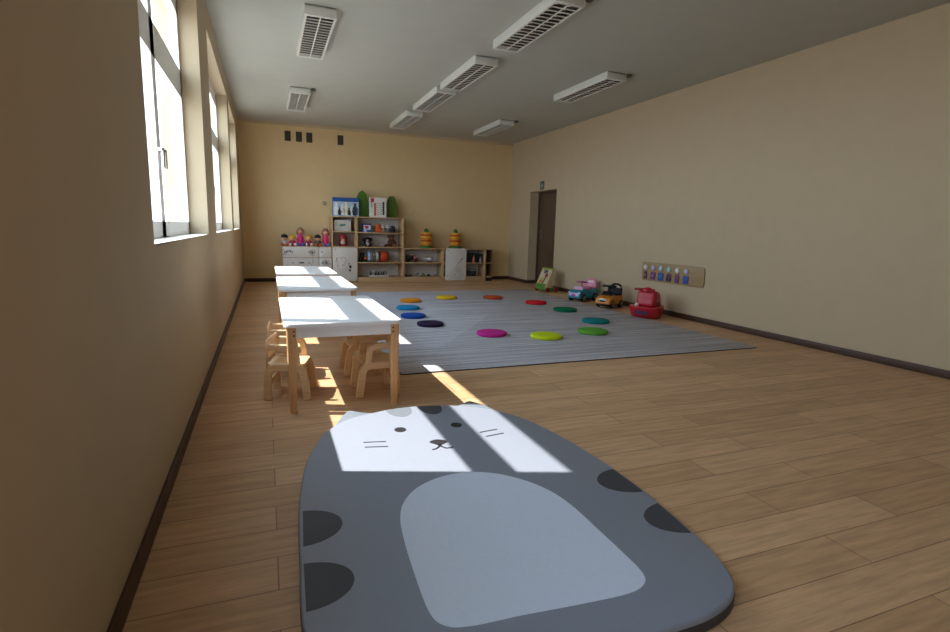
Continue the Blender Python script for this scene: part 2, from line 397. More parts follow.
def stroke(name, pts, w):
    L = []; Rr = []
    for i, p in enumerate(pts):
        a = Vector(pts[max(0, i-1)]); b = Vector(pts[min(len(pts)-1, i+1)]); d2 = (b-a).normalized(); n2 = Vector((-d2.y, d2.x))*w/2
        L.append((p[0]+n2.x, p[1]+n2.y)); Rr.append((p[0]-n2.x, p[1]-n2.y))
    o = MB().prism(Rr+L[::-1], MT-0.004, MZ).build(name, INK, matt, smooth=0); o['label'] = 'black printed line'
stroke('mouth', [(0.828, 2.562), (0.815, 2.535), (0.795, 2.515), (0.770, 2.508)], 0.012)
stroke('mouth', [(0.826, 2.560), (0.830, 2.530), (0.848, 2.505), (0.872, 2.502), (0.886, 2.515)], 0.012)
for a, b in (((0.448, 2.713), (0.564, 2.688)), ((0.445, 2.647), (0.562, 2.620)), ((1.095, 2.655), (1.210, 2.672)), ((1.107, 2.589), (1.223, 2.606))):
    stroke('whisker', [a, b], 0.010)

# ------------------------------------------------------------------ tables
TW, TL, TH = 0.75, 1.33, 0.59
def make_table(label, loc):
    t = thing('childrens_table', label, 'table', loc, 0, 'low white classroom tables in a row')
    MB().prism(rrect(0, TW, 0, TL, 0.05), TH-0.026, TH, 0.004).build('tabletop', WHITE, t)
    a = MB(); i0 = 0.045
    a.box(i0, TW-i0, i0-0.022, i0, TH-0.096, TH-0.026, 0.002).box(i0, TW-i0, TL-i0, TL-i0+0.022, TH-0.096, TH-0.026, 0.002)
    a.box(i0-0.022, i0, i0, TL-i0, TH-0.096, TH-0.026, 0.002).box(TW-i0, TW-i0+0.022, i0, TL-i0, TH-0.096, TH-0.026, 0.002)
    a.build('apron', WHITE, t)
    for sx in (0, 1):
        for sy in (0, 1):
            cx = 0.046 if sx == 0 else TW-0.046; cy = 0.046 if sy == 0 else TL-0.046
            l = MB(); t2 = bmesh.new()
            secs = [(0.0, 0.021), (0.03, 0.0215), (0.031, 0.020), (0.036, 0.020), (0.037, 0.022), (0.075, 0.0225), (0.076, 0.021), (0.081, 0.021), (0.082, 0.023), (0.12, 0.0235), (0.121, 0.022), (0.126, 0.022), (0.127, 0.0245), (0.2, 0.026), (TH-0.027, 0.030)]
            rings = []
            for z, r in secs:
                off = (0.034-r)*0.35
                rings.append([t2.verts.new((x+(off if sx else -off)*0+0, y, z)) for x, y in rrect(-r, r, -r, r, r*0.45, 4)])
            for A, B in zip(rings, rings[1:]):
                for k in range(len(A)): t2.faces.new((A[k], A[(k+1) % len(A)], B[(k+1) % len(A)], B[k]))
            t2.faces.new(rings[0][::-1]); t2.faces.new(rings[-1]); l._merge(t2)
            lo = l.build('leg', BEECHLEG, t, (cx, cy, 0), smooth=40)
            dx = -1 if sx else 1
            for zz in (TH-0.050, TH-0.078):
                sgn = -1 if sy == 0 else 1
                MB().cyl((dx*0.014, sgn*0.027, zz), (dx*0.014, sgn*0.0325, zz), 0.006, 10).build('bolt', SCREW, lo)
    return t
make_table('nearest low white table with beech legs, sunlit, behind the cat mat', (0.082, 3.425, 0))
make_table('second low white table, directly behind the nearest one', (0.095, 5.34, 0))
make_table('farthest low white table, in front of the white drawer cabinet', (0.105, 7.05, 0))

# ------------------------------------------------------------------ bentwood armchairs
def band(outer, w, y0, y1, mb):                 # path in XZ with thickness w, extruded from y0 to y1
    L = []; Rr = []
    for i, p in enumerate(outer):
        a = Vector(outer[max(0, i-1)]); b = Vector(outer[min(len(outer)-1, i+1)]); d2 = (b-a).normalized(); n2 = Vector((-d2.y, d2.x))*w/2
        L.append((p[0]+n2.x, p[1]+n2.y)); Rr.append((p[0]-n2.x, p[1]-n2.y))
    mb.prism(Rr+L[::-1], -y1, -y0, 0.004, M=XZ, seg=1)
    return mb
def bez(p0, p1, p2, k=8):
    return [((1-t)**2*p0[0]+2*t*(1-t)*p1[0]+t*t*p2[0], (1-t)**2*p0[1]+2*t*(1-t)*p1[1]+t*t*p2[1]) for t in [i/k for i in range(k+1)]]
def make_chair(label, loc, rz):
    # local: front towards -X, width along Y
    t = thing('childrens_chair', label, 'chair', loc, rz, 'small bentwood armchairs pushed under the nearest table')
    for s_ in (-1, 1):
        ya, yb = (s_*0.142-0.017, s_*0.142+0.017)
        p = [(-0.145, 0.001), (-0.127, 0.155)] + bez((-0.124, 0.175), (-0.115, 0.232), (-0.06, 0.232)) + [(0.04, 0.232)] + bez((0.07, 0.232), (0.105, 0.232), (0.113, 0.175)) + [(0.122, 0.001)]
        band(p, 0.050, ya, yb, MB()).build('side_frame', BEECH, t)
        q = [(-0.085, 0.225), (-0.078, 0.290)] + bez((-0.075, 0.315), (-0.070, 0.368), (-0.02, 0.368)) + [(0.05, 0.370), (0.100, 0.372)]
        band(q, 0.042, ya+0.002, yb-0.002, MB()).build('armrest', BEECH, t)
    MB().prism(rrect(-0.128, 0.125, -0.124, 0.124, 0.03), 0.236, 0.250, 0.004).build('seat', BEECH, t)
    b = MB()
    L = rrect(-0.159, 0.159, 0.30, 0.425, 0.035)
    b.prism(L, -0.006, 0.006, 0.003, M=Matrix.Translation((0.095, 0, 0)) @ Matrix.Rotation(math.radians(3), 4, 'Y') @ Matrix.Rotation(-PI/2, 4, 'Z') @ XZ)
    b.build('backrest', BEECH, t)
    MB().box(0.098, 0.118, -0.125, 0.125, 0.10, 0.14, 0.004).build('rear_rail', BEECH, t)
    return t
ch = make_chair('little beech armchair under the nearest table, right side, behind the right front table leg', (0.725, 3.80, 0), 0.0)
dup(ch, (0.72, 4.40, 0), 0.0, 'little beech armchair under the nearest table, right side, the farther of two')
dup(ch, (0.125, 3.90, 0), PI+math.radians(-14), 'little beech armchair under the nearest table, left side, behind the left front leg')
dup(ch, (0.115, 4.45, 0), PI+math.radians(-4), 'little beech armchair under the nearest table, left side, half hidden behind another chair')

# ------------------------------------------------------------------ ceiling lamps
HOUS = mat('white_lamp_housing', '#cfcfc8', 0.5, 0.01)
GLINT = mat('louvre_glint_white', '#e6e3da', 0.25, 0.04, 60)  # white stands in for light glinting off the louvre blades
REFL = mat('lamp_reflector_metal', '#6f6b64', 0.3, 0.05, 40, metal=0.7)
TUBE = mat('fluorescent_tube_glass', '#f3f2ec', 0.3, 0.0)
def make_lamp(label, loc, box=False):
    # local origin at the ceiling; length along Y
    W, Lh, H = 0.135, 0.69, 0.092
    t = thing('ceiling_lamp', label, 'lamp', loc, 0, 'louvred fluorescent ceiling lamps')
    h = MB()
    h.box(-W-0.012, -W, -Lh, Lh, -H, 0, 0.002).box(W, W+0.012, -Lh, Lh, -H, 0, 0.002).box(-W, W, -Lh, Lh, -0.012, 0)
    h.box(-W, W, -Lh, -Lh+0.045, -H, 0, 0.002).box(-W, W, Lh-0.045, Lh, -H, 0, 0.002)
    h.build('housing', HOUS, t)
    r = MB()
    for cx in (-0.067, 0.067):
        pts = [(cx-0.064, -0.08), (cx-0.055, -0.045), (cx-0.03, -0.02), (cx+0.03, -0.02), (cx+0.055, -0.045), (cx+0.064, -0.08), (cx+0.066, -0.08), (cx+0.066, -0.014), (cx-0.066, -0.014), (cx-0.066, -0.08)]
        r.prism(pts, -(Lh-0.05), Lh-0.05, M=XZ)
    r.build('reflector', REFL, t)
    for cx in (-0.067, 0.067):
        MB().cyl((cx, -Lh+0.05, -0.045), (cx, Lh-0.05, -0.045), 0.013, 12).build('tube', TUBE, t)
    l = MB()
    for cx in (-0.131, 0.0, 0.131): l.box(cx-0.003, cx+0.003, -Lh+0.045, Lh-0.045, -H+0.004, -0.066)
    n = 16; ed = MB()
    for i in range(1, n):
        y = -Lh+0.045+(2*Lh-0.09)*i/n
        l.prism([(-0.004, -H+0.006), (0.004, -H+0.006), (0.001, -0.066), (-0.001, -0.066)], -0.131, 0.131, M=Matrix.Translation((0, y, 0)) @ Matrix.Rotation(PI/2, 4, 'Z') @ XZ)
        for cx in (-0.066, 0.066): ed.box(cx-0.060, cx+0.060, y-0.005, y+0.005, -H+0.001, -H+0.007)  # white strips imitate reflections along the blade bottoms
    for cx in (-0.131, 0.0, 0.131): ed.box(cx-0.006, cx+0.006, -Lh+0.045, Lh-0.045, -H, -H+0.005)
    l.build('louvre', REFL, t); ed.build('louvre_glints', GLINT, t)
    if box:
        j = MB().box(0.16, 0.225, -Lh-0.02, -Lh+0.05, -0.035, 0, 0.006).tube([(0.13, -Lh+0.02, -0.014), (0.165, -Lh+0.015, -0.014)], 0.006)
        j.build('cable_box', mat('grey_cable_box', '#5d5850', 0.6), t)['label'] = 'dark cable box'
    return t
LAMPS = [((0.56, 6.29), False, 'left row louvred lamp, the nearer and larger of two'), ((0.56, 9.54), True, 'left row louvred lamp, the farther one above the wall grilles'),
 ((2.54, 5.05), True, 'middle row louvred lamp, nearest and largest'), ((2.54, 6.96), False, 'middle row louvred lamp, second from the camera'),
 ((2.54, 8.50), True, 'middle row louvred lamp, third from the camera'), ((2.54, 10.29), False, 'middle row louvred lamp, farthest, nearest the back wall'),
 ((4.30, 6.81), True, 'right row louvred lamp, the nearer one by the right wall'), ((4.30, 10.20), True, 'right row louvred lamp, farthest, by the room corner')]
for (x, y), bx, lb in LAMPS: make_lamp(lb, (x, y, ZC), bx)

# ------------------------------------------------------------------ wall bits
GR = mat('dark_grille_plastic', '#43362c', 0.6, 0.05)
VL = ['dark wall grille under the ceiling, leftmost of the group of three', 'dark wall grille under the ceiling, middle of the group of three', 'dark wall grille under the ceiling, right of the group of three', 'dark wall grille under the ceiling, set apart on its own']
for x, lb in zip((0.49, 0.71, 0.915, 1.55), VL):
    t = thing('wall_vent', lb, 'vent', (x, Y1, 3.0), 0, 'dark vents high on the back wall')
    MB().box(-0.06, 0.06, -0.012, 0, -0.10, 0.10, 0.003).build('frame', GR, t)
    b = MB()
    for k in range(9): b.box(-0.045, 0.045, -0.018, -0.010, -0.082+k*0.019, -0.074+k*0.019)
    b.build('slats', GR, t)
t = thing('wall_socket', 'small pale switch on the back wall left of the tall shelves', 'switch', (1.19, Y1, 1.67))
MB().box(-0.04, 0.04, -0.012, 0, -0.04, 0.04, 0.004).build('plate', mat('cream_switch_plastic', '#a89d85', 0.5), t)  # plate and rocker share one muted cream
MB().box(-0.024, 0.024, -0.018, -0.010, -0.03, 0.03, 0.003).build('rocker', mat('cream_switch_plastic', '#a89d85', 0.5), t)
# sign over the door recess
t = thing('door_sign', 'small dark picture sign on the wall above the door recess', 'sign', (X1, 10.43, 2.172))
MB().box(-0.008, 0, -0.09, 0.09, -0.085, 0.09, 0.002).build('plate', mat('dark_green_sign', '#39443c', 0.5, 0.03), t)
g = MB().box(-0.0095, -0.006, -0.05, -0.035, -0.06, 0.05).box(-0.0095, -0.006, 0.02, 0.035, -0.06, 0.05).box(-0.0095, -0.006, -0.05, 0.035, -0.012, 0.003)
g.build('pictogram', mat('pale_sign_print', '#b9bdb0', 0.6), t)['label'] = 'pale pictogram'
# activity board on the right wall
t = thing('activity_board', 'tan wooden wall board with round knobs and purple squares on the right wall', 'board', (X1, 6.92, -0.01))
BW = 1.30
MB().prism(rrect(0, BW, 0.49, 0.775, 0.04), 0, 0.02, 0.004, M=YZ).build('panel', wood('tan_board_wood', '#937a50', '#a48a60', 0.5, 1), t)
KN = [('pearl', '#d9d4cf'), ('lilac', '#b9b0d8'), ('pale_blue', '#a9c4d4'), ('mint', '#9fc7bb'), ('pearl', '#d9d4cf'), ('lilac', '#b9b0d8')]
SQ = [('plum_dark', '#4b2f4d'), ('plum', '#6a3a72'), ('cobalt', '#2c4f9b'), ('plum_dark', '#4b2f4d'), ('plum', '#6a3a72'), ('cobalt', '#2c4f9b')]
for k in range(6):
    y = -(0.095+k*0.175)
    MB().lathe([(0.040, 0), (0.042, 0.012), (0.034, 0.024), (0.015, 0.03), (0, 0.031)], 20, Matrix.Translation((-0.02, y, 0.695)) @ Matrix.Rotation(-PI/2, 4, 'Y')).build('knob', mat('knob_'+KN[k][0], KN[k][1], 0.35), t)['label'] = KN[k][0].replace('_', ' ')+' round knob'
    w = (0.032, 0.05, 0.058, 0.05, 0.04, 0.05)[k]
    MB().box(-0.034, -0.02, y-w, y+w, 0.515, 0.63, 0.005).build('tile', mat('tile_'+SQ[k][0], SQ[k][1], 0.5, 0.2, 40), t)['label'] = SQ[k][0].replace('_', ' ')+' square'
    if k < 3:
        MB().lathe([(0.022, 0), (0.022, 0.006), (0, 0.007)], 16, Matrix.Translation((-0.034, y, 0.572)) @ Matrix.Rotation(-PI/2, 4, 'Y')).build('dial', mat('dial_'+KN[k][0], ('#8d6a92', '#9a5a8e', '#4f83c9')[k], 0.4), t)

# ------------------------------------------------------------------ cabinets along the back wall
CY0, CY1 = 11.54, 11.965            # front and back of the units
def panel_xz(mb, pts, y, th, bev=0.002):        # upright panel facing -Y whose front is at y
    mb.prism(pts, -y-th, -y, bev, M=XZ); return mb
def dots(mb, lst, y):
    for x, z, r in lst:
        mb.lathe([(r, 0), (r, 0.0016)], 10, Matrix.Translation((x, y, z)) @ Matrix.Rotation(PI/2, 4, 'X'))
    return mb
def line3(mb, pts, y, w=0.004):
    for a, b in zip(pts, pts[1:]): mb.cyl((a[0], y, a[1]), (b[0], y, b[1]), w/2, 6)
    return mb
def dandelion(mb, x, z, r, y, n=22):
    for k in range(n):
        a = 2*PI*k/n; rr = r*random.uniform(0.55, 1.0)
        line3(mb, [(x+0.2*r*math.cos(a), z+0.2*r*math.sin(a)), (x+rr*math.cos(a), z+rr*math.sin(a))], y, 0.003)
        dots(mb, [(x+rr*math.cos(a), z+rr*math.sin(a), random.uniform(0.004, 0.008))], y)
    dots(mb, [(x, z, r*0.2)], y)
# low drawer cabinet
t = thing('drawer_cabinet', 'low white-fronted drawer cabinet with plant drawings, dolls sitting on top', 'cabinet', (0, 0, 0))
w = MB().box(0.285, 0.305, CY0, CY1, 0, 0.765, 0.002).box(1.265, 1.285, CY0, CY1, 0, 0.765, 0.002).box(0.305, 1.265, CY0, CY1, 0.745, 0.765, 0.002).box(0.305, 1.265, CY1-0.01, CY1, 0.07, 0.745).box(0.305, 1.265, CY0+0.02, CY1-0.01, 0.05, 0.07).box(0.305, 1.265, CY0+0.03, CY0+0.05, 0, 0.05)
w.build('body', CABW, t)
yf = CY0-0.018
for (xa, xb) in ((0.310, 1.012), (1.022, 1.268)):
    for (za, zb) in ((0.535, 0.752), (0.305, 0.525), (0.075, 0.295)):
        dr = panel_xz(MB(), rrect(xa, xb, za, zb, 0.012), CY0-0.018, 0.018).build('drawer', PANELW, t)
        k = MB(); kx = (xa+xb)/2
        for dx in ((-0.16, 0.16) if xb-xa > 0.5 else (-0.06,)): dots(k, [(kx+dx, zb-0.10, 0.012)], yf)
        k.build('finger_hole', INK, dr)
        if za > 0.3:
            p = MB()
            if xb-xa > 0.5:
                if za > 0.5:
                    dandelion(p, 0.885, 0.645, 0.075, yf); line3(p, [(0.885, 0.63), (0.89, 0.58), (0.895, 0.54)], yf)
                    for q in range(14): line3(p, [(0.38+random.uniform(-.06, .1), 0.64+random.uniform(-.06, .07)), (0.40+random.uniform(-.06, .12), 0.64+random.uniform(-.06, .07))], yf, 0.004)
                    dots(p, [(0.36+random.uniform(-.04, .12), 0.65+random.uniform(-.07, .06), 0.008) for q in range(12)], yf)
                else:
                    line3(p, [(0.89, 0.52), (0.885, 0.46), (0.87, 0.40), (0.85, 0.31)], yf); line3(p, [(0.882, 0.42), (0.93, 0.47)], yf); dots(p, [(0.66, 0.43, 0.02), (0.70, 0.43, 0.018), (0.62, 0.43, 0.012)], yf)
            elif za < 0.5:
                dandelion(p, 1.16, 0.43, 0.085, yf, 26)
            else:
                dots(p, [(1.08, 0.66, 0.008), (1.06, 0.655, 0.006)], yf)
            p.build('printed_drawing', INK, dr)['label'] = 'dark plant drawing'
# tall unit, cubbies over a door
def carcass(t, x0, x1, z1, shelves, back=True, base=0.115, mats=CABW, sidew=0.022):
    w = MB().box(x0, x0+sidew, CY0, CY1, 0, z1, 0.002).box(x1-sidew, x1, CY0, CY1, 0, z1, 0.002).box(x0+sidew, x1-sidew, CY0, CY1, z1-0.02, z1, 0.002)
    w.box(x0+sidew, x1-sidew, CY0+0.004, CY0+0.022, 0, base, 0.002); w.build('body', mats, t)
    MB().box(x0+sidew, x1-sidew, CY1-0.008, CY1, base-0.02, z1-0.02).build('back_panel', BACKW, t)
    for z in shelves: MB().box(x0+sidew, x1-sidew, CY0+0.002, CY1-0.008, z-0.02, z, 0.002).build('shelf', mats, t)
t = thing('tall_cupboard', 'tall wooden cupboard, two open cubbies over a white door', 'cupboard', (0, 0, 0))
carcass(t, 1.290, 1.800, 1.405, (0.115, 0.775, 1.09))
def cab_door(t, x0, x1, z0, z1, paint):
    dr = panel_xz(MB(), rrect(x0, x1, z0, z1, 0.045), CY0-0.02, 0.019).build('door', PANELW, t)
    p = MB(); paint(p, CY0-0.02); p.build('printed_drawing', INK, dr)['label'] = 'dark plant drawing'
    k = MB(); dots(k, [(x0+0.06, z1-0.045, 0.010), (x0+0.045, z0+0.11, 0.010)], CY0-0.02); k.build('hinge_cap', INK, dr)
def paint1(p, y):
    for q in range(22):
        a = random.uniform(0, 2*PI); r = random.uniform(0.07, 0.12)
        dots(p, [(1.47+r*math.cos(a), 0.47+r*0.9*math.sin(a), random.uniform(0.004, 0.008))], y)
        line3(p, [(1.47+r*math.cos(a), 0.47+r*.9*math.sin(a)), (1.47+(r-.03)*math.cos(a), 0.47+(r-.03)*.9*math.sin(a))], y, 0.003)
    dots(p, [(1.63, 0.41, 0.013), (1.655, 0.355, 0.026), (1.66, 0.335, 0.024), (1.65, 0.27, 0.024), (1.645, 0.285, 0.014), (1.40, 0.36, 0.012)], y)
    for q in range(16): dots(p, [(random.uniform(1.40, 1.75), random.uniform(0.18, 0.35), random.uniform(0.003, 0.006))], y)
cab_door(t, 1.296, 1.806, 0.040, 0.752, paint1)
t = thing('tall_shelf_unit', 'tall open wooden shelf unit full of toys, left of the low shelves', 'shelf', (0, 0, 0))
carcass(t, 1.802, 2.820, 1.405, (0.115, 0.440, 0.770, 1.08))
t = thing('low_shelf_unit', 'low open wooden shelf unit with two wide shelves of toys', 'shelf', (0, 0, 0))
carcass(t, 2.822, 3.742, 0.755, (0.115, 0.440))
t = thing('low_cupboard', 'low wooden cupboard with white rounded door and open cubbies', 'cupboard', (0, 0, 0))
carcass(t, 3.744, 4.785, 0.755, (0.115, 0.435))
MB().box(4.285, 4.307, CY0, CY1-0.008, 0.115, 0.735, 0.002).build('divider', CABW, t)
def paint2(p, y):
    for q in range(30):
        a = random.uniform(0.1, PI); r = random.uniform(0.05, 0.14)
        dots(p, [(4.08+r*math.cos(a), 0.13+1.3*r*math.sin(a), random.uniform(0.003, 0.006))], y)
    line3(p, arc(4.06, 0.19, 0.17, 190, 350, 14, 0.10), y, 0.004); line3(p, arc(4.08, 0.18, 0.13, 20, 160, 14, 0.12), y, 0.003)
    line3(p, [(4.03, 0.31), (4.06, 0.39), (4.12, 0.47)], y, 0.003)
    for q in range(5): line3(p, [(4.12+q*0.012, 0.44+q*0.012), (4.15+q*0.012, 0.47+q*0.02)], y, 0.006)
    for q in range(4): line3(p, [(4.16+q*0.02, 0.50+q*0.008), (4.20+q*0.008, 0.53)], y, 0.005)
cab_door(t, 3.795, 4.292, 0.032, 0.762, paint2)
t = thing('corner_shelf', 'narrow open wooden end shelf at the right end of the low units', 'shelf', (0, 0, 0))
ENDW = wood('brown_board', '#8f6f50', '#a1805e', 0.5, 2)
MB().box(4.788, 4.800, CY0, CY1, 0.0, 0.755, 0.001).box(4.990, 5.000, CY0+0.10, CY1, 0, 0.755, 0.001).box(4.80, 4.990, CY1-0.012, CY1, 0.09, 0.735).build('body', ENDW, t)
for z in (0.115, 0.435, 0.755): MB().box(4.800, 4.990, CY0+0.002, CY1-0.012, z-0.018, z, 0.002).build('shelf', CABW, t)

# ------------------------------------------------------------------ dolls on the drawer cabinet
SKIN = mat('doll_skin', '#d9a587', 0.6, 0.03)
def make_doll(label, x, y, z, h, top, hair, legc, feet, longhair):
    mt = mat('doll_top_'+top, top, 0.8, 0.08, 60); mh = mat('doll_hair_'+hair, hair, 0.8, 0.15, 80); ml = mat('doll_legs_'+legc, legc, 0.8, 0.08, 60); mf = mat('doll_feet_'+feet, feet, 0.7, 0.05)
    t = thing('doll', label, 'doll', (x, y, z), 0, 'soft dolls sitting in a row on the drawer cabinet')
    k = h/0.22
    hr = 0.058 if not longhair else 0.055
    zt = h-hr*1.05
    body = MB().lathe([(0.052, 0.0), (0.060, 0.02), (0.056, zt*0.45), (0.042, zt*0.75), (0.024, zt-hr*0.75), (0, zt-hr*0.6)], 20)
    for s_ in (-1, 1): body.tube([(s_*0.038, 0, zt*0.66), (s_*0.058, -0.02, zt*0.46), (s_*0.060, -0.055, zt*0.30)], [0.020, 0.018, 0.015], 10)
    body.build('body', mt, t, smooth=60)
    hd = MB().ball((0, -0.004, zt), hr, hr*0.95, hr)
    hd.ball((0, -hr*0.98, zt-0.006), 0.007); 
    ho = hd.build('head', SKIN, t, smooth=60)
    ey = MB()
    for s_ in (-1, 1): ey.ball((s_*0.019, -hr*0.91, zt+0.008), 0.006)
    ey.build('eyes', INK, ho)
    MB().tube([(-0.014, -hr*0.9, zt-0.024), (0, -hr*0.93, zt-0.029), (0.014, -hr*0.9, zt-0.024)], 0.0028, 6).build('mouth', mat('doll_mouth', '#a8413f', 0.6), ho)
    hm = MB().ball((0, 0.002, zt+0.024), hr*1.12, hr*1.10, hr*0.95)
    if longhair or hair.startswith('#d'):
        for s_ in (-1, 1): hm.tube([(s_*hr*0.95, 0.0, zt+0.02), (s_*hr*1.15, 0.0, zt-0.04), (s_*hr*1.0, -0.01, zt-0.08)], [0.024, 0.024, 0.012], 10)
    hm.build('hair', mh, t, smooth=60)
    for s_ in (-1, 1):
        lg = MB().tube([(s_*0.030, 0, 0.028), (s_*0.040, -0.06, 0.030), (s_*0.048, -0.115, 0.028)], [0.028, 0.026, 0.022], 12).build('leg', ml, t, smooth=60)
        MB().ball((s_*0.050, -0.128, 0.036), 0.024, 0.018, 0.034).build('shoe', mf, lg, smooth=60)
    return t
DZ_ = 0.766; DYY = 11.69
make_doll('black-haired small doll with orange legs, leftmost in the doll row', 0.355, DYY, DZ_, 0.225, '#b9aaa8', '#151315', '#c25a22', '#c25a22', False)
make_doll('small blond doll in dark pink, second from the left in the row', 0.512, DYY, DZ_, 0.215, '#9e2a52', '#d0a040', '#cfa3a3', '#d9c7c2', False)
make_doll('tall doll in pink top and blue trousers near the small blond doll on the left', 0.670, DYY, DZ_, 0.365, '#c8337a', '#9a6a4a', '#2e4f8f', '#3a68ad', True)
make_doll('small blond doll in dark red, right of the tall left doll', 0.835, DYY, DZ_, 0.215, '#8c2448', '#d0a040', '#d3b0ac', '#d9c7c2', False)
make_doll('black-haired small doll with orange legs, beside the tall doll on the right', 1.015, DYY, DZ_, 0.225, '#55504e', '#151315', '#c25a22', '#c25a22', False)
make_doll('tall doll in pink top and light blue trousers, rightmost, against the tall cupboard', 1.175, DYY, DZ_, 0.360, '#d8406e', '#8f5a44', '#3569a8', '#4a86c4', True)

# ------------------------------------------------------------------ on top of the tall units
ZT = 1.406
def toy_box(name, label, x0, x1, y0, y1, z0, z1, face, side, rz=0.0, cat='box', group=None):
    cx, cy = (x0+x1)/2, (y0+y1)/2
    t = thing(name, label, cat, (cx, cy, z0), rz, group)
    hx, hy, hh = (x1-x0)/2, (y1-y0)/2, z1-z0
    MB().box(-hx, hx, -hy, hy, 0, hh, 0.003).build('carton', mat('carton_'+side, side, 0.45, 0.03), t)
    MB().box(-hx+0.004, hx-0.004, -hy-0.0015, -hy+0.001, 0.004, hh-0.004).build('printed_front', mat('front_'+face, face, 0.4, 0.12, 18), t)
    return t, hx, hy, hh
def pr(t, name, m, fn, lab=None):
    mb = MB(); fn(mb); o = mb.build(name, m, t, smooth=0)
    if lab: o['label'] = lab
    return o
t, hx, hy, hh = toy_box('toy_box', 'blue toy box with white printed figures on top of the tall cupboard', 1.325, 1.865, 11.62, 11.74, ZT, ZT+0.385, '#a9bccb', '#2f6ea8')
yb = -hy-0.003
pr(t, 'title_band', mat('navy_print', '#1f4f92', 0.4), lambda m: m.box(-hx+0.004, hx-0.004, yb, yb+0.003, hh-0.085, hh-0.004), 'blue title band')
for bx, bw, bh, c in ((-0.20, 0.085, 0.24, '#e3e6e8'), (-0.135, 0.06, 0.15, '#3a3f4a'), (-0.075, 0.075, 0.21, '#d8dce0'), (0.00, 0.085, 0.26, '#d9d3b8'), (0.065, 0.06, 0.14, '#42474c'), (0.12, 0.085, 0.18, '#cfd6d6'), (0.19, 0.10, 0.24, '#2a3a55')):
    mm = mat('print_'+c, c, 0.4, 0.15, 30)
    pr(t, 'printed_figure', mm, lambda m: m.prism(smooth_closed([(bx-bw*.45, 0.03), (bx+bw*.45, 0.03), (bx+bw*.55, 0.03+bh*.55), (bx+bw*.25, 0.03+bh*.75), (bx+bw*.25, 0.03+bh), (bx-bw*.25, 0.03+bh), (bx-bw*.25, 0.03+bh*.75), (bx-bw*.55, 0.03+bh*.55)], 4), -yb-0.002, -yb+0.001, M=XZ), 'printed figure')
GRN = mat('green_felt_leaf', '#4a6f22', 0.85, 0.1, 50, 0.15); GRN2 = mat('green_felt_leaf_olive', '#4d6a26', 0.85, 0.1, 50, 0.15)
def leaf(label, x, w, h, m, tip, y=11.80):
    t = thing('leaf_cushion', label, 'decoration', (x, y, ZT), 0, 'green leaf shaped cut-outs on the shelves')
    pts = [(-w*.40, 0), (w*.40, 0), (w*.5, h*.30), (w*.47, h*.55), (w*.30, h*.85)]
    pts += ([(w*.16, h*.95), (0, h), (-w*.16, h*.95)] if tip else [(w*.2, h*.97), (0, h), (-w*.2, h*.97)])
    pts += [(-w*.30, h*.85), (-w*.47, h*.55), (-w*.5, h*.30)]
    P = [(-w*.38, 0), (w*.38, 0)] + smooth_closed(pts, 5)[5+3:-3]
    MB().prism(P, -0.02, 0.02, 0.008, M=XZ).build('panel', m, t, smooth=60)
    MB().tube([(0, -0.020, 0.02), (0, -0.021, h*0.9)], 0.004, 6).build('midrib', m, t)
    return t
leaf('green leaf cut-out, the taller one, between the blue and white toy boxes', 1.965, 0.30, 0.56, GRN, True)
leaf('green leaf cut-out, the shorter one, right of the white toy box', 2.600, 0.27, 0.47, GRN2, False, 11.76)
t, hx, hy, hh = toy_box('toy_box', 'white toy box with red corner and orange bars on the tall shelf top', 2.100, 2.455, 11.62, 11.72, ZT, ZT+0.415, '#d6d2cc', '#d9d5cf')
yb = -hy-0.003
pr(t, 'corner_mark', mat('red_print', '#b8202c', 0.4), lambda m: m.box(-hx+0.02, -hx+0.09, yb, yb+0.003, hh-0.10, hh-0.015, 0.0), 'red corner square')
pr(t, 'printed_lettering', INK, lambda m: [m.box(-hx+0.03, -hx+0.05, yb, yb+0.003, 0.21+q*0.04, 0.235+q*0.04) for q in range(3)], 'dark lettering')
pr(t, 'printed_bar', mat('orange_print', '#b0602f', 0.4), lambda m: m.box(-0.09, -0.045, yb, yb+0.003, 0.03, 0.30), 'orange bar')
pr(t, 'printed_bar', mat('dark_brown_print', '#3d2a26', 0.4), lambda m: m.box(0.095, 0.135, yb, yb+0.003, 0.05, 0.33), 'dark brown bar')
pr(t, 'printed_pattern', mat('khaki_print', '#5f5b4a', 0.4), lambda m: [line3(m, [(-0.04, 0.07+q*0.045), (0.02, 0.055+q*0.047), (0.09, 0.085+q*0.045)], yb+0.001, 0.008) for q in range(6)], 'zigzag lines')

# stacking toys
def stacker(label, x, y):
    t = thing('stacking_toy', label, 'toy', (x, y, 0.756), 0, 'stacked ring toys on the low units')
    MB().lathe([(0.155, 0), (0.16, 0.012), (0.14, 0.045), (0.10, 0.06), (0, 0.062)], 28).build('base', mat('toy_green', '#3f6f24', 0.5), t, smooth=60)['label'] = 'green base'
    z = 0.058
    for c, r in (('#d98a1e', 0.128), ('#dda53a', 0.135), ('#c04a1a', 0.138), ('#d98f28', 0.132), ('#dcb83c', 0.134), ('#c8541c', 0.136), ('#dcae2c', 0.122)):
        MB().lathe([(r*0.75, 0), (r*0.95, 0.006), (r, 0.021), (r*0.95, 0.036), (r*0.75, 0.042), (0, 0.042)], 28, Matrix.Translation((0, 0, z))).build('ring', mat('ring_'+c, c, 0.5, 0.06), t, smooth=60)['label'] = 'yellow to orange ring'
        z += 0.042
    MB().lathe([(0.048, 0), (0.052, 0.02), (0.045, 0.055), (0.028, 0.08), (0, 0.086)], 20, Matrix.Translation((0, 0, z))).build('knob', mat('toy_green_dark', '#35601f', 0.5), t, smooth=60)['label'] = 'green knob'
stacker('yellow and orange stacking ring toy, the left one, above the open low shelves', 3.390, 11.73)
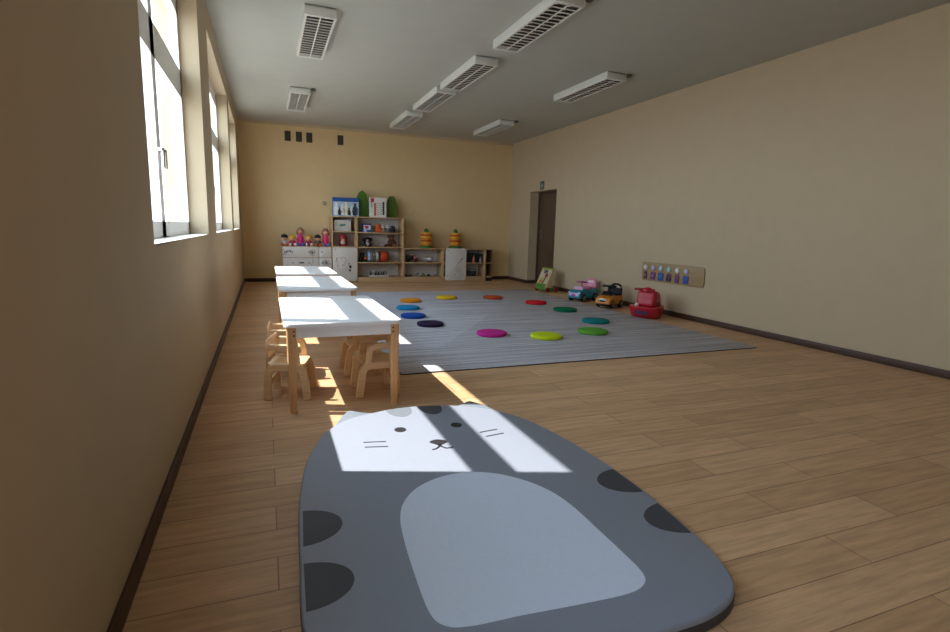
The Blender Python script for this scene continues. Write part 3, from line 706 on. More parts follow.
stacker('yellow and orange stacking ring toy, the right one, above the white door', 4.090, 11.735)

# ------------------------------------------------------------------ toys in the tall units
t, hx, hy, hh = toy_box('storage_carton', 'white carton with a green mark in the upper cubby', 1.345, 1.690, 11.60, 11.85, 1.091, 1.325, '#bdb8b0', '#c4beb6')
pr(t, 'green_mark', mat('green_print', '#1f7a68', 0.5), lambda m: m.prism([(-0.06, 0.10), (0.05, 0.115), (0.07, 0.15), (-0.05, 0.145)], hy+0.001, hy+0.004, M=XZ), 'green mark')
t = thing('gnome_jar', 'red and white plump figure jar in the lower cubby', 'toy', (1.535, 11.70, 0.776))
MB().lathe([(0.075, 0), (0.082, 0.02), (0.084, 0.12), (0.075, 0.18)], 24).build('body', mat('red_jar', '#8d1f2a', 0.4, 0.2, 25), t, smooth=60)
MB().lathe([(0.083, 0.178), (0.085, 0.19), (0.072, 0.215), (0.04, 0.245), (0.012, 0.262), (0, 0.264)], 24).build('lid', mat('red_lid', '#a32b3b', 0.4), t, smooth=60)
MB().ball((0, -0.062, 0.125), 0.04, 0.03, 0.035).build('face', SKIN, t, smooth=60)
MB().ball((-0.01, -0.066, 0.075), 0.05, 0.028, 0.04).build('beard', mat('white_fluff', '#ccc6c0', 0.9), t, smooth=60)['label'] = 'white beard'
t, hx, hy, hh = toy_box('game_box', 'blue game box with a red heart-like print on the top shelf', 1.93, 2.12, 11.60, 11.72, 1.081, 1.265, '#b9bfd0', '#1d2d66')
pr(t, 'red_print', mat('red_print', '#b8202c', 0.4), lambda m: m.prism(smooth_closed([(0, 0.07), (0.045, 0.115), (0.022, 0.145), (0, 0.125), (-0.022, 0.145), (-0.045, 0.115)], 4), hy+0.001, hy+0.003, M=XZ), 'red print')
pr(t, 'blue_border', mat('navy_box_print', '#1d2d66', 0.4), lambda m: m.box(-hx+0.002, -hx+0.028, -hy-0.003, -hy, 0.003, hh-0.003).box(-hx+0.028, hx-0.004, -hy-0.003, -hy, hh-0.03, hh-0.003), 'navy border')
pr(t, 'blue_print', mat('navy_print', '#1f4f92', 0.4), lambda m: m.box(-0.005, hx-0.006, -hy-0.003, -hy, 0.006, 0.05), 'blue strip')
def chunky(label, x, w, h, z, c1, c2, cat='toy', y=11.68, name='toy_figure', group=None):
    t = thing(name, label, cat, (x, y, z), 0, group)
    w2 = w/2
    MB().box(-w2, w2, -0.05, 0.05, 0, h*0.62, min(0.018, w*0.2), seg=3).build('body', mat('toy_'+c1, c1, 0.45, 0.1, 25), t, smooth=60)
    MB().ball((0, 0, h*0.76), w2*0.98, 0.048, h*0.26).build('head', mat('toy_'+c2, c2, 0.45, 0.05), t, smooth=60)
    MB().ball((-w2*0.3, -0.045, h*0.80), 0.010).ball((w2*0.3, -0.045, h*0.80), 0.010).build('eyes', INK, t)
    return t
GT = 'small toys standing on the top shelf'
chunky('orange toy figure on the top shelf, left of the white ones', 2.285, 0.13, 0.19, 1.081, '#c2521e', '#cf6a2a', group=GT)
chunky('white toy figure with brown body next to the orange one', 2.395, 0.085, 0.17, 1.081, '#8a6f5a', '#cfcac2', group=GT)
chunky('white and grey toy figure next to the black one', 2.50, 0.10, 0.16, 1.081, '#5c5a60', '#d4d2d0', group=GT)
chunky('black toy figure at the right end of the top shelf', 2.61, 0.10, 0.155, 1.081, '#1c1719', '#2b2426', group=GT)
# plush dog
t = thing('plush_animal', 'dark brown plush animal with a pale muzzle on the middle shelf', 'plush toy', (2.045, 11.67, 0.772))
PL = mat('dark_plush', '#1e1514', 0.95, 0.2, 120, 0.2); PL2 = mat('pale_plush', '#a59c94', 0.95, 0.1, 100, 0.2)
bd = MB().lathe([(0.05, 0), (0.075, 0.02), (0.07, 0.07), (0.05, 0.11), (0, 0.13)], 20)
bd.ball((0, -0.005, 0.148), 0.078, 0.062, 0.062)
for s_ in (-1, 1): bd.tube([(s_*0.05, -0.01, 0.09), (s_*0.075, -0.05, 0.05)], [0.026, 0.022], 10); bd.tube([(s_*0.04, -0.03, 0.032), (s_*0.055, -0.08, 0.03)], [0.03, 0.026], 10)
bd.build('body', PL, t, smooth=60)
for s_ in (-1, 1): MB().ball((s_*0.085, 0, 0.152), 0.024, 0.018, 0.045).build('ear', PL, t, smooth=60)
MB().ball((0, -0.060, 0.060), 0.046, 0.024, 0.050).build('belly', PL2, t, smooth=60)['label'] = 'pale belly'
MB().ball((0, -0.058, 0.135), 0.030, 0.020, 0.022).build('muzzle', PL2, t, smooth=60)['label'] = 'pale muzzle'
# brown plush lying
t = thing('plush_animal', 'reddish brown plush animal slumped at the right of the middle shelf', 'plush toy', (2.575, 11.73, 0.772))
BP = mat('rust_brown_plush', '#54301f', 0.95, 0.3, 90, 0.2)
bd = MB().ball((0.02, 0, 0.085), 0.095, 0.075, 0.085).ball((0.0, -0.02, 0.195), 0.065, 0.058, 0.058)
bd.tube([(-0.03, -0.03, 0.05), (-0.10, -0.06, 0.035), (-0.155, -0.07, 0.022)], [0.035, 0.03, 0.022], 12); bd.tube([(0.06, -0.04, 0.04), (0.10, -0.09, 0.03)], [0.035, 0.028], 12)
bd.tube([(0.07, -0.02, 0.12), (0.115, -0.05, 0.08)], [0.025, 0.02], 10); bd.build('body', BP, t, smooth=60)
for s_ in (-1, 1): MB().ball((s_*0.055, -0.01, 0.235), 0.022, 0.014, 0.026).build('ear', BP, t, smooth=60)
MB().ball((0.01, -0.072, 0.185), 0.028, 0.018, 0.022).build('muzzle', mat('tan_plush', '#8a5a38', 0.95), t, smooth=60)
MB().ball((0.06, -0.10, 0.035), 0.045, 0.035, 0.034).build('foot', mat('orange_plush', '#a2552c', 0.95), t, smooth=60)['label'] = 'orange brown foot'
# toys on the shelf at 0.44
def toy_wheeler(t, hx, hy, r, m, n=2):
    for sx in (-1, 1):
        for sy in (-1, 1):
            MB().lathe([(r*0.6, 0), (r, 0.006), (r, 0.024), (r*0.6, 0.03), (0, 0.03)], 18, Matrix.Translation((sx*hx, sy*hy-0.015, r)) @ Matrix.Rotation(-PI/2, 4, 'X')).build('wheel', m, t)
t = thing('toy_truck', 'black toy truck with an orange front on the shelf under the plush dog', 'toy', (1.955, 11.69, 0.441))
MB().box(-0.08, 0.08, -0.06, 0.06, 0.035, 0.10, 0.015, seg=3).box(-0.07, 0.03, -0.055, 0.055, 0.095, 0.20, 0.025, seg=3).build('body', BLACK, t, smooth=60)
MB().box(0.015, 0.088, -0.066, 0.066, 0.03, 0.115, 0.016, seg=3).build('bonnet', mat('toy_orange', '#c05a24', 0.4), t, smooth=60)['label'] = 'orange bonnet'
toy_wheeler(t, 0.05, 0.055, 0.034, BLACK)
t = thing('toy_drum', 'round drum toy with blue, white and coloured panels on the shelf', 'toy', (2.175, 11.69, 0.441))
RY = Matrix.Rotation(PI/2, 4, 'Y')
def seg_drum(t, x0, x1, r, m, nm, lab=None):
    o = MB().lathe([(r-0.012, 0), (r, 0.012), (r, (x1-x0)-0.012), (r-0.012, x1-x0)], 32, Matrix.Translation((x0, 0, 0.118)) @ RY).build(nm, m, t, smooth=60)
    if lab: o['label'] = lab
seg_drum(t, -0.122, -0.03, 0.112, mat('white_blue_print', '#9fb2c0', 0.4, 0.25, 20), 'panel', 'pale blue panel')
seg_drum(t, -0.03, 0.045, 0.117, mat('mixed_print', '#6b6350', 0.4, 0.8, 24), 'panel', 'mixed print panel')
seg_drum(t, 0.045, 0.118, 0.112, mat('grey_white_print', '#b0a8a0', 0.4, 0.3, 22), 'panel', 'grey white panel')
MB().lathe([(0.1185, 0), (0.1185, 0.02)], 32, Matrix.Translation((-0.075, 0, 0.118)) @ RY).build('stripe', mat('navy_print', '#1f4f92', 0.4), t)['label'] = 'blue stripe'
t = thing('toy_barrel', 'orange red round barrel toy at the right of the drum toy', 'toy', (2.395, 11.69, 0.441))
seg_drum(t, -0.085, 0.085, 0.112, mat('orange_red_toy', '#c2451f', 0.45, 0.12, 20), 'body')
MB().lathe([(0.100, 0), (0.108, 0.012), (0.108, 0.02), (0.09, 0.024), (0, 0.024)], 32, Matrix.Translation((0.082, 0, 0.118)) @ RY).build('end_cap', BLACK, t)['label'] = 'black end cap'
MB().lathe([(0.100, 0), (0.113, 0.004), (0.113, 0.02), (0.1, 0.022)], 32, Matrix.Translation((-0.095, 0, 0.118)) @ RY).build('end_ring', BLACK, t)['label'] = 'black ring'
# tray of small animals
t = thing('toy_tray', 'shallow white tray on the bottom shelf of the tall unit', 'tray', (2.29, 11.68, 0.116))
MB().box(-0.215, 0.215, -0.10, 0.10, 0, 0.008).box(-0.215, 0.215, -0.10, -0.092, 0, 0.042, 0.002).box(-0.215, 0.215, 0.092, 0.10, 0, 0.042, 0.002).box(-0.215, -0.207, -0.092, 0.092, 0, 0.042, 0.002).box(0.207, 0.215, -0.092, 0.092, 0, 0.042, 0.002).build('tray_body', mat('tray_white', '#c9c2bc', 0.5), t)
def mini_animal(label, x, y, z, k, c, group, rz=0.0):
    t = thing('toy_animal', label, 'toy', (x, y, z), rz, group)
    b = MB().ball((0, 0, 0.052*k), 0.042*k, 0.020*k, 0.022*k, 14); b.tube([(-0.030*k, 0, 0.055*k), (-0.050*k, 0, 0.085*k)], [0.014*k, 0.011*k], 8); b.ball((-0.060*k, 0, 0.092*k), 0.020*k, 0.012*k, 0.013*k, 12)
    b.tube([(0.038*k, 0, 0.058*k), (0.056*k, 0, 0.03*k)], [0.005*k, 0.003*k], 6); b.build('body', mat('animal_'+c, c, 0.5, 0.15, 60), t, smooth=60)
    for sx in (-0.026, 0.026):
        for sy in (-0.011, 0.011): MB().cyl((sx*k, sy*k, 0), (sx*k, sy*k, 0.045*k), 0.006*k, 8).build('leg', mat('animal_'+c, c, 0.5), t)
AL = [('dark grey toy animal at the left end of the white tray', '#2f2a2c', -0.17, -0.05), ('white toy animal standing taller in the left of the white tray', '#c4bdb4', -0.12, 0.0), ('brown toy animal left of the middle in the white tray', '#4d372a', -0.06, -0.04), ('black toy animal in the middle of the white tray', '#1d1a1b', 0.0, -0.02), ('grey toy animal right of the middle in the white tray', '#5b5656', 0.06, -0.05), ('dark green toy animal toward the right of the white tray', '#28342a', 0.11, 0.0), ('pale grey toy animal at the right end of the white tray', '#8f8a86', 0.165, -0.045)]
for lb, c, dx, dy in AL: mini_animal(lb, 2.29+dx*1.05, 11.675, 0.1245, 1.15 if c != '#c4bdb4' else 1.35, c, 'toy animals in the white tray', PI/2+random.uniform(-0.25, 0.25))

# ------------------------------------------------------------------ toys in the low units
t = thing('toy_fire_truck', 'dark toy truck with a red and pink cab on the upper low shelf', 'toy', (3.05, 11.70, 0.441))
MB().box(-0.125, 0.03, -0.05, 0.05, 0.03, 0.125, 0.01, seg=2).build('body', mat('dark_toy', '#1f1a1c', 0.4), t, smooth=60)
MB().box(0.02, 0.125, -0.05, 0.05, 0.03, 0.09, 0.014, seg=3).box(0.02, 0.085, -0.046, 0.046, 0.085, 0.145, 0.016, seg=3).build('cab', mat('dull_red_toy', '#9a3f37', 0.4), t, smooth=60)['label'] = 'dull red cab'
MB().box(0.035, 0.075, -0.049, 0.049, 0.095, 0.13, 0.004).build('cab_window', mat('pale_pink_toy', '#c9a0a4', 0.3), t)
MB().tube([(-0.12, -0.02, 0.135), (0.02, -0.02, 0.148)], 0.008, 8).tube([(-0.12, 0.02, 0.135), (0.02, 0.02, 0.148)], 0.008, 8).build('ladder', mat('khaki_toy', '#7a6a4a', 0.5), t)
toy_wheeler(t, 0.08, 0.042, 0.03, BLACK)
t = thing('toy_helicopter', 'white toy helicopter on the upper low shelf', 'toy', (3.42, 11.68, 0.441))
WT = mat('white_toy', '#d5d3d6', 0.4)
MB().ball((0.045, 0, 0.062), 0.065, 0.04, 0.042).tube([(0.0, 0, 0.066), (-0.06, 0, 0.072), (-0.115, 0, 0.080)], [0.028, 0.014, 0.008], 10).build('body', WT, t, smooth=60)
MB().prism([(-0.125, 0.07), (-0.10, 0.07), (-0.11, 0.11), (-0.13, 0.115)], -0.004, 0.004, M=XZ).build('tail_fin', WT, t)
MB().ball((0.085, 0, 0.066), 0.032, 0.034, 0.030).build('cockpit', mat('smoke_toy', '#4f4e57', 0.2), t, smooth=60)
MB().cyl((0.03, 0, 0.10), (0.03, 0, 0.118), 0.006).box(-0.07, 0.13, -0.008, 0.008, 0.114, 0.118).build('rotor', mat('grey_toy', '#4a484c', 0.5), t)
sk = MB()
for s_ in (-1, 1): sk.tube([(-0.03, s_*0.035, 0.006), (0.11, s_*0.035, 0.006)], 0.006, 8).cyl((0.01, s_*0.035, 0.006), (0.015, s_*0.02, 0.035), 0.004, 8).cyl((0.075, s_*0.035, 0.006), (0.07, s_*0.02, 0.035), 0.004, 8)
sk.build('skids', mat('grey_toy', '#4a484c', 0.5), t)
def mini_car(label, x, y, z, L, h, c, top, group):
    t = thing('toy_car', label, 'toy', (x, y, z), 0, group)
    MB().box(-L/2, L/2, -0.022, 0.022, 0.010, h*0.6, 0.006, seg=2).build('body', mat('car_'+c, c, 0.4), t, smooth=60)
    MB().prism([(-L*0.30, h*0.55), (L*0.28, h*0.55), (L*0.16, h), (-L*0.20, h)], -0.019, 0.019, 0.003, M=XZ).build('cabin', mat('car_'+top, top, 0.3), t, smooth=60)
    for sx in (-1, 1):
        for sy in (-1, 1): MB().cyl((sx*L*0.3, sy*0.024-0.004, 0.012), (sx*L*0.3, sy*0.024+0.004, 0.012), 0.012, 12).build('wheel', BLACK, t)
for lb, x, L, h, c, tp in (('black toy car at the left end of the bottom low shelf', 2.90, 0.085, 0.045, '#151214', '#2b2528'), ('dark red toy car on the bottom low shelf', 3.01, 0.085, 0.04, '#5a1d1f', '#38191b'), ('white toy car with dark blue roof on the bottom low shelf', 3.18, 0.085, 0.07, '#c9c5c0', '#2c3550'),
                         ('green and yellow toy car on the bottom low shelf', 3.31, 0.07, 0.08, '#8f8a3a', '#4d6a2c'), ('dark grey toy car right of the green one on the bottom low shelf', 3.435, 0.09, 0.055, '#2c2829', '#3d3838'), ('white toy car with grey roof at the right end of the bottom low shelf', 3.595, 0.075, 0.05, '#c4c2bb', '#77746f')):
    mini_car(lb, x, 11.66, 0.116, L, h, c, tp, 'small toy cars on the bottom low shelf')
t = thing('storage_crate', 'black open crate in the upper cubby beside the white door', 'crate', (4.545, 11.76, 0.436))
MB().box(-0.20, 0.20, -0.14, 0.14, 0, 0.01).box(-0.20, 0.20, -0.14, -0.13, 0, 0.19, 0.002).box(-0.20, 0.20, 0.13, 0.14, 0, 0.19, 0.002).box(-0.20, -0.19, -0.13, 0.13, 0, 0.19, 0.002).box(0.19, 0.20, -0.13, 0.13, 0, 0.19, 0.002).build('crate_body', mat('black_crate', '#151216', 0.5, 0.1), t)
MB().box(-0.205, 0.205, -0.145, -0.125, 0.178, 0.20, 0.004).box(-0.205, 0.205, 0.125, 0.145, 0.178, 0.20, 0.004).build('rim', mat('black_crate', '#151216', 0.5, 0.1), t)
def bottle(label, x, c, cap, h):
    t = thing('toy_bottle', label, 'toy', (x, 11.585, 0.436), 0, 'small bottle toys in front of the black crate')
    MB().lathe([(0.030, 0), (0.034, 0.01), (0.034, h*0.45), (0.022, h*0.65), (0.013, h*0.75), (0.013, h*0.82)], 18).build('body', mat('bottle_'+c, c, 0.35), t, smooth=60)
    MB().lathe([(0.016, h*0.8), (0.017, h*0.9), (0.012, h), (0, h)], 16).build('cap', mat('bottle_'+cap, cap, 0.4), t, smooth=60)
bottle('orange toy bottle with green top in front of the black crate', 4.505, '#b5622e', '#2f5a34', 0.18)
bottle('lilac toy bottle with purple top in front of the black crate', 4.672, '#8a6f86', '#4a3350', 0.15)
t = thing('wire_basket', 'dark round basket with a green ball in the lower cubby', 'basket', (4.50, 11.70, 0.116))
bk = MB()
for z, r in ((0.005, 0.085), (0.05, 0.10), (0.10, 0.112)): bk.tube([(r*math.cos(2*PI*i/28), r*math.sin(2*PI*i/28), z) for i in range(28)], 0.006, 6, True)
for i in range(14): a = 2*PI*i/14; bk.tube([(0.085*math.cos(a), 0.085*math.sin(a), 0.003), (0.112*math.cos(a), 0.112*math.sin(a), 0.10)], 0.004, 6)
bk.lathe([(0.085, 0), (0.085, 0.004)], 28); bk.build('basket_body', mat('dark_basket', '#2a2320', 0.6), t)
MB().tube([(-0.112, 0, 0.10), (-0.08, 0, 0.145), (0, 0, 0.165), (0.08, 0, 0.145), (0.112, 0, 0.10)], 0.006, 8).build('handle', mat('dark_basket', '#2a2320', 0.6), t)
bl = MB().ball((0, 0, 0.055), 0.052).build('toy_ball', mat('green_ball', '#3f7d6d', 0.5), None, (4.50, 11.70, 0.120), smooth=60)
tag(bl, 'green ball lying in the dark basket', 'toy')
t = thing('shoe_box', 'small dark box with a pale lid on the floor under the end shelf', 'box', (4.895, 11.72, 0))
MB().box(-0.075, 0.075, -0.14, 0.12, 0, 0.06, 0.003).build('box_body', mat('dark_box', '#2b2326', 0.6), t)
MB().box(-0.06, 0.06, -0.11, 0.09, 0.058, 0.085, 0.008).build('lid', mat('pale_box_lid', '#7d7472', 0.6), t)

# ------------------------------------------------------------------ ride-on cars by the right wall
def wheel(t, x, y, r, w, hub):
    wo = MB().lathe([(r*0.72, 0), (r*0.95, 0.004), (r, 0.012), (r, w-0.012), (r*0.95, w-0.004), (r*0.72, w)], 26, Matrix.Translation((x, y-w/2, r)) @ Matrix.Rotation(-PI/2, 4, 'X')).build('wheel', BLACK, t, smooth=45)
    MB().lathe([(r*0.60, 0), (r*0.55, 0.006), (r*0.2, 0.012), (0, 0.012), ], 20, Matrix.Translation((x, y-w/2+0.001, r)) @ Matrix.Rotation(PI/2, 4, 'X')).lathe([(r*0.60, 0), (r*0.55, 0.006), (r*0.2, 0.012), (0, 0.012), ], 20, Matrix.Translation((x, y+w/2-0.001, r)) @ Matrix.Rotation(-PI/2, 4, 'X')).build('hub_cap', hub, wo, smooth=45)
def car_body(L, W, prof, mb, bev=0.025):        # side profile in XZ, front towards -X
    mb.prism(smooth_closed(prof, 4), -W/2, W/2, bev, M=XZ, seg=4); return mb
HUBG = mat('grey_hub', '#77777a', 0.35, 0.05, metal=0.4)
# blue and pink car
t = thing('ride_on_car', 'blue ride-on toy car with pink seat and steering wheel by the right wall', 'ride-on toy', (5.215, 8.01, 0), math.radians(22)); t.scale = (1.07,)*3
BLU = mat('teal_blue_plastic', '#1f7f96', 0.35, 0.03); PNK = mat('pink_plastic', '#d77fa0', 0.35, 0.03); PNK2 = mat('magenta_plastic', '#b0458a', 0.35, 0.03)
car_body(0.5, 0.25, [(-0.25, 0.055), (-0.262, 0.12), (-0.235, 0.175), (-0.15, 0.195), (-0.10, 0.215), (-0.03, 0.20), (0.05, 0.185), (0.15, 0.20), (0.235, 0.205), (0.255, 0.14), (0.24, 0.06), (0.0, 0.05)], MB()).build('body', BLU, t, smooth=60)
MB().box(-0.24, 0.24, -0.118, 0.118, 0.035, 0.065, 0.01).build('chassis', BLACK, t)
for x in (-0.155, 0.155):
    for y in (-0.115, 0.115): wheel(t, x, y, 0.066, 0.045, HUBG)
fr = MB().prism(smooth_closed([(-0.085, 0.07), (0.085, 0.07), (0.092, 0.11), (0.07, 0.145), (-0.07, 0.145), (-0.092, 0.11)], 4), 0.258, 0.268, 0.003, M=Matrix.Rotation(-PI/2, 4, 'Z') @ XZ)
fr.build('grille', mat('lilac_grille', '#c9b4d8', 0.35, 0.1), t)['label'] = 'lilac grille'
MB().prism(smooth_closed([(-0.035, 0.08), (0.035, 0.08), (0.042, 0.115), (0, 0.135), (-0.042, 0.115)], 4), 0.264, 0.272, 0.002, M=Matrix.Rotation(-PI/2, 4, 'Z') @ XZ).build('grille_badge', PNK2, t)
for s_ in (-1, 1): MB().ball((-0.243, s_*0.093, 0.148), 0.020, 0.028, 0.018).build('headlight', mat('pale_headlight', '#c3d7e0', 0.25), t, smooth=60)
MB().prism([(-0.095, 0), (0.095, 0), (0.082, 0.062), (-0.082, 0.062)], 0, 0.012, 0.003, M=Matrix.Translation((-0.155, 0, 0.190)) @ Matrix.Rotation(math.radians(42), 4, 'Y') @ Matrix.Rotation(-PI/2, 4, 'Z') @ XZ).build('windscreen', mat('pale_pink_screen', '#e3b9d3', 0.3), t)
MB().cyl((-0.075, 0, 0.20), (-0.055, 0, 0.305), 0.024, 14).build('steering_column', PNK, t)
MB().lathe([(0.0, 0), (0.085, 0.0), (0.095, 0.010), (0.085, 0.022), (0.03, 0.026), (0, 0.026)], 28, Matrix.Translation((-0.055, 0, 0.302)) @ Matrix.Rotation(math.radians(8), 4, 'Y')).build('steering_wheel', PNK2, t, smooth=60)
MB().prism(rrect(-0.01, 0.20, -0.085, 0.085, 0.05), 0.19, 0.225, 0.012, seg=3).build('seat', PNK, t, smooth=60)
bk = MB(); ring = smooth_closed([(-0.09, 0), (0.09, 0), (0.105, 0.08), (0.075, 0.150), (0, 0.168), (-0.075, 0.150), (-0.105, 0.08)], 5)
Mb = Matrix.Translation((0.195, 0, 0.195)) @ Matrix.Rotation(math.radians(14), 4, 'Y') @ Matrix.Rotation(-PI/2, 4, 'Z') @ XZ
bk.prism(ring, -0.018, 0.018, 0.012, M=Mb, seg=3); bk.build('backrest', PNK, t, smooth=60)
MB().prism(smooth_closed([(-0.045, 0.10), (0.045, 0.10), (0.04, 0.13), (-0.04, 0.13)], 4), -0.0195, 0.0195, 0.001, M=Mb).build('handle_slot', mat('pale_pink_plastic', '#ecd0da', 0.4), t)['label'] = 'pale handle slot'
# orange and black car
t = thing('ride_on_car', 'orange ride-on toy car with black seat, between the blue and red ride-ons', 'ride-on toy', (5.175, 7.17, 0.0075), rot=(0, 0.045, math.radians(30))); t.scale = (1.02,)*3
ORG = mat('orange_plastic', '#cf7f1c', 0.32, 0.03)
car_body(0.5, 0.25, [(-0.25, 0.06), (-0.258, 0.11), (-0.235, 0.155), (-0.13, 0.185), (-0.05, 0.20), (0.05, 0.19), (0.16, 0.19), (0.235, 0.185), (0.25, 0.13), (0.24, 0.06), (0.0, 0.05)], MB()).build('body', ORG, t, smooth=60)
MB().box(-0.252, 0.24, -0.118, 0.118, 0.03, 0.062, 0.012).build('chassis', BLACK, t)
for x in (-0.155, 0.155):
    for y in (-0.112, 0.112): wheel(t, x, y, 0.062, 0.045, HUBG)
MB().prism(smooth_closed([(-0.045, 0.075), (0.045, 0.075), (0.055, 0.125), (0.035, 0.145), (-0.035, 0.145), (-0.055, 0.125)], 4), 0.252, 0.264, 0.003, M=Matrix.Rotation(-PI/2, 4, 'Z') @ XZ).build('grille', mat('chrome_grille', '#9b9a98', 0.25, 0.1, metal=0.7), t)['label'] = 'chrome grille'
gs = MB()
for k in range(5): gs.box(-0.268, -0.262, -0.034+k*0.0155, -0.028+k*0.0155, 0.083, 0.138)
gs.build('grille_bars', BLACK, t)
for s_ in (-1, 1): MB().ball((-0.243, s_*0.085, 0.115), 0.016, 0.022, 0.018).build('headlight', mat('warm_headlight', '#d9b98a', 0.25), t, smooth=60)
MB().prism([(-0.095, 0), (0.095, 0), (0.08, 0.075), (-0.08, 0.075)], 0, 0.014, 0.004, M=Matrix.Translation((-0.10, 0, 0.185)) @ Matrix.Rotation(math.radians(28), 4, 'Y') @ Matrix.Rotation(-PI/2, 4, 'Z') @ XZ).build('windscreen', BLACK, t)
MB().prism(rrect(-0.04, 0.20, -0.085, 0.085, 0.04), 0.185, 0.215, 0.010, seg=3).build('seat', BLACK, t, smooth=60)
MB().cyl((-0.07, 0, 0.20), (-0.045, 0, 0.325), 0.022, 14).build('steering_column', BLACK, t)
MB().prism(rrect(-0.05, 0.045, -0.11, 0.11, 0.03), 0, 0.026, 0.008, M=Matrix.Translation((-0.045, 0, 0.322)) @ Matrix.Rotation(math.radians(10), 4, 'Y'), seg=3).build('steering_wheel', BLACK, t, smooth=60)
Mb = Matrix.Translation((0.185, 0, 0.18)) @ Matrix.Rotation(math.radians(12), 4, 'Y') @ Matrix.Rotation(-PI/2, 4, 'Z') @ XZ
b = MB()
b.tube([Mb @ Vector(p) for p in ((-0.095, 0.01, 0), (-0.095, 0.12, 0), (-0.075, 0.165, 0), (-0.03, 0.185, 0), (0.03, 0.185, 0), (0.075, 0.165, 0), (0.095, 0.12, 0), (0.095, 0.01, 0))], 0.018, 12)
b.prism(rrect(-0.09, 0.09, 0.0, 0.125, 0.03), -0.015, 0.015, 0.008, M=Mb, seg=3); b.build('backrest', BLACK, t, smooth=60)
# red ride-on
t = thing('ride_on_toy', 'red ride-on toy with a wide bow-shaped base beside the wall board', 'ride-on toy', (5.15, 6.20, 0.0075), math.radians(30)); t.scale = (1.08, 1.08, 1.0)
RED = mat('red_plastic', '#b3182a', 0.35, 0.04); RED2 = mat('dark_red_plastic', '#981424', 0.4, 0.04)
def bow(k, off=0.0): return [(x*k+off, y*k) for x, y in smooth_closed([(-0.225, -0.10), (-0.235, 0), (-0.225, 0.10), (-0.17, 0.185), (-0.05, 0.20), (0.10, 0.18), (0.22, 0.11), (0.25, 0), (0.22, -0.11), (0.10, -0.18), (-0.05, -0.20), (-0.17, -0.185)], 4)]
hull = bmesh.new(); rings = []
for z, k, off in ((0.008, 0.84, 0.02), (0.022, 0.90, 0.014), (0.07, 0.96, 0.006), (0.118, 1.0, 0.0), (0.150, 1.03, -0.004), (0.164, 1.02, -0.004), (0.170, 0.97, 0.0)):
    rings.append([hull.verts.new((x, y, z)) for x, y in bow(k, off)])
for A, B in zip(rings, rings[1:]):
    for q in range(len(A)): hull.faces.new((A[q], A[(q+1) % len(A)], B[(q+1) % len(A)], B[q]))
hull.faces.new(rings[0][::-1]); hull.faces.new(rings[-1]); bmesh.ops.recalc_face_normals(hull, faces=hull.faces[:])
mb = MB(); mb._merge(hull); mb.build('base', RED, t, smooth=50)
MB().prism(smooth_closed([(-0.115, 0.165), (-0.125, 0.23), (-0.105, 0.31), (-0.085, 0.375), (-0.04, 0.395), (0.01, 0.375), (0.07, 0.375), (0.125, 0.34), (0.155, 0.26), (0.16, 0.165), (0.02, 0.158)], 4), -0.13, 0.13, 0.055, M=XZ, seg=5).build('body', RED, t, smooth=60)
MB().prism(smooth_closed([(0.14, 0.15), (0.20, 0.16), (0.26, 0.215), (0.245, 0.235), (0.17, 0.23)], 4), -0.085, 0.085, 0.018, M=XZ, seg=3).build('tail', RED2, t, smooth=60)
MB().lathe([(0.060, 0.0), (0.062, 0.03), (0.045, 0.052), (0.02, 0.06), (0, 0.06)], 20, Matrix.Translation((-0.055, 0, 0.375))).build('steering_hub', RED, t, smooth=60)
MB().tube([(-0.06, 0.02, 0.405), (-0.07, 0.10, 0.403), (-0.075, 0.165, 0.400)], 0.017, 12).tube([(-0.06, -0.02, 0.405), (-0.07, -0.06, 0.403), (-0.072, -0.10, 0.402)], 0.017, 12).build('handlebar', RED2, t, smooth=60)
MB().ball((-0.175, 0.085, 0.185), 0.027).build('front_lamp', mat('white_knob', '#e3d6d2', 0.4), t, smooth=60)['label'] = 'white round lamp'
dec = MB()
for y, w in ((0.065, 0.022), (0.02, 0.018), (-0.025, 0.024), (-0.07, 0.018)):
    xx = -0.2315 if abs(y) < 0.05 else -0.2275
    dec.prism(smooth_closed([(-w, -0.022), (0, -0.03), (w, -0.02), (w*0.9, 0.02), (0, 0.03), (-w, 0.018)], 3), 0, 0.007, M=Matrix.Translation((xx+0.006, y, 0.088)) @ Matrix.Rotation(math.radians(-10), 4, 'Y') @ Matrix.Rotation(-PI/2, 4, 'Z') @ XZ)
dec.build('decal', mat('dark_violet_decal', '#4a3550', 0.5, 0.4, 60), t)['label'] = 'dark violet decal'
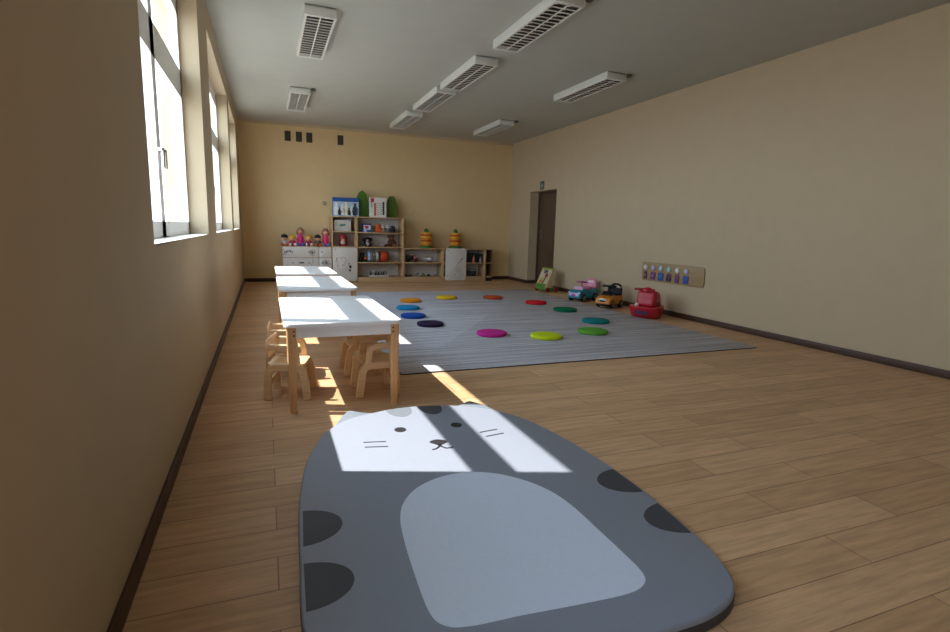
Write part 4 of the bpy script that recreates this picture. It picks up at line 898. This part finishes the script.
# activity walker
t = thing('push_walker', 'wooden activity push walker with green base standing by the door recess', 'push toy', (5.275, 9.45, 0), math.radians(10)); t.scale = (1.06,)*3
PALE = mat('pale_walker_wood', '#c9b78d', 0.5, 0.06); LIME = mat('lime_paint', '#7f9a35', 0.5)
MB().prism([(-0.16, 0.075), (0.02, 0.075), (0.05, 0.43), (0.01, 0.43)], -0.155, -0.143, 0.002, M=XZ).build('side_panel', PALE, t)
MB().prism([(-0.16, 0.075), (0.02, 0.075), (0.05, 0.43), (0.01, 0.43)], 0.143, 0.155, 0.002, M=XZ).build('side_panel', PALE, t)
Mf = Matrix.Translation((-0.155, 0, 0.07)) @ Matrix.Rotation(math.radians(25), 4, 'Y') @ Matrix.Rotation(-PI/2, 4, 'Z') @ XZ
MB().prism(rrect(-0.143, 0.143, 0.0, 0.385, 0.01), -0.006, 0.006, 0.002, M=Mf).build('front_panel', PALE, t)
MB().prism(rrect(-0.135, 0.135, 0.0, 0.085, 0.01), 0.006, 0.014, 0.002, M=Mf).build('lower_board', mat('green_paint', '#4f7f2a', 0.5), t)['label'] = 'green lower board'
MB().box(-0.15, 0.13, -0.155, 0.155, 0.04, 0.075, 0.004).build('base', mat('green_paint', '#4f7f2a', 0.5), t)['label'] = 'green base'
for nm, c, x0, x1, z0, z1 in (('picture_tile', '#c8763a', -0.10, 0.0, 0.10, 0.16), ('picture_tile', '#c9bda5', -0.12, 0.03, 0.22, 0.33), ('picture_tile', '#2f3f48', -0.06, 0.05, 0.29, 0.365), ('picture_tile', '#9fae58', -0.09, 0.01, 0.175, 0.205)):
    MB().prism(rrect(x0, x1, z0, z1, 0.01), 0.006, 0.012, 0.002, M=Mf).build(nm, mat('tile_'+c, c, 0.5, 0.2, 40), t)
MB().lathe([(0.036, 0.006), (0.036, 0.018), (0.02, 0.024), (0, 0.024)], 20, Mf @ Matrix.Translation((0.055, 0.255, 0))).build('dial', mat('crimson_paint', '#9a2438', 0.4), t)['label'] = 'crimson dial'
MB().prism([(0.0, 0.02), (0.018, 0.02), (0.055, 0.22), (0.035, 0.22)], 0.006, 0.013, 0.001, M=Mf).build('slot_track', mat('dark_slot', '#3a3026', 0.6), t)
MB().cyl((0.025, -0.17, 0.435), (0.025, 0.17, 0.435), 0.012, 12).build('push_handle', LIME, t)['label'] = 'lime green handle bar'
for x in (-0.105, 0.10):
    for y in (-0.168, 0.168):
        wo = MB().lathe([(0.038, 0), (0.045, 0.004), (0.045, 0.02), (0.038, 0.024), (0, 0.024)], 22, Matrix.Translation((x, y-0.012, 0.045)) @ Matrix.Rotation(-PI/2, 4, 'X')).build('wheel', mat('dark_red_wheel', '#7a1f24', 0.45), t)
        wo['label'] = 'dark red wheel'
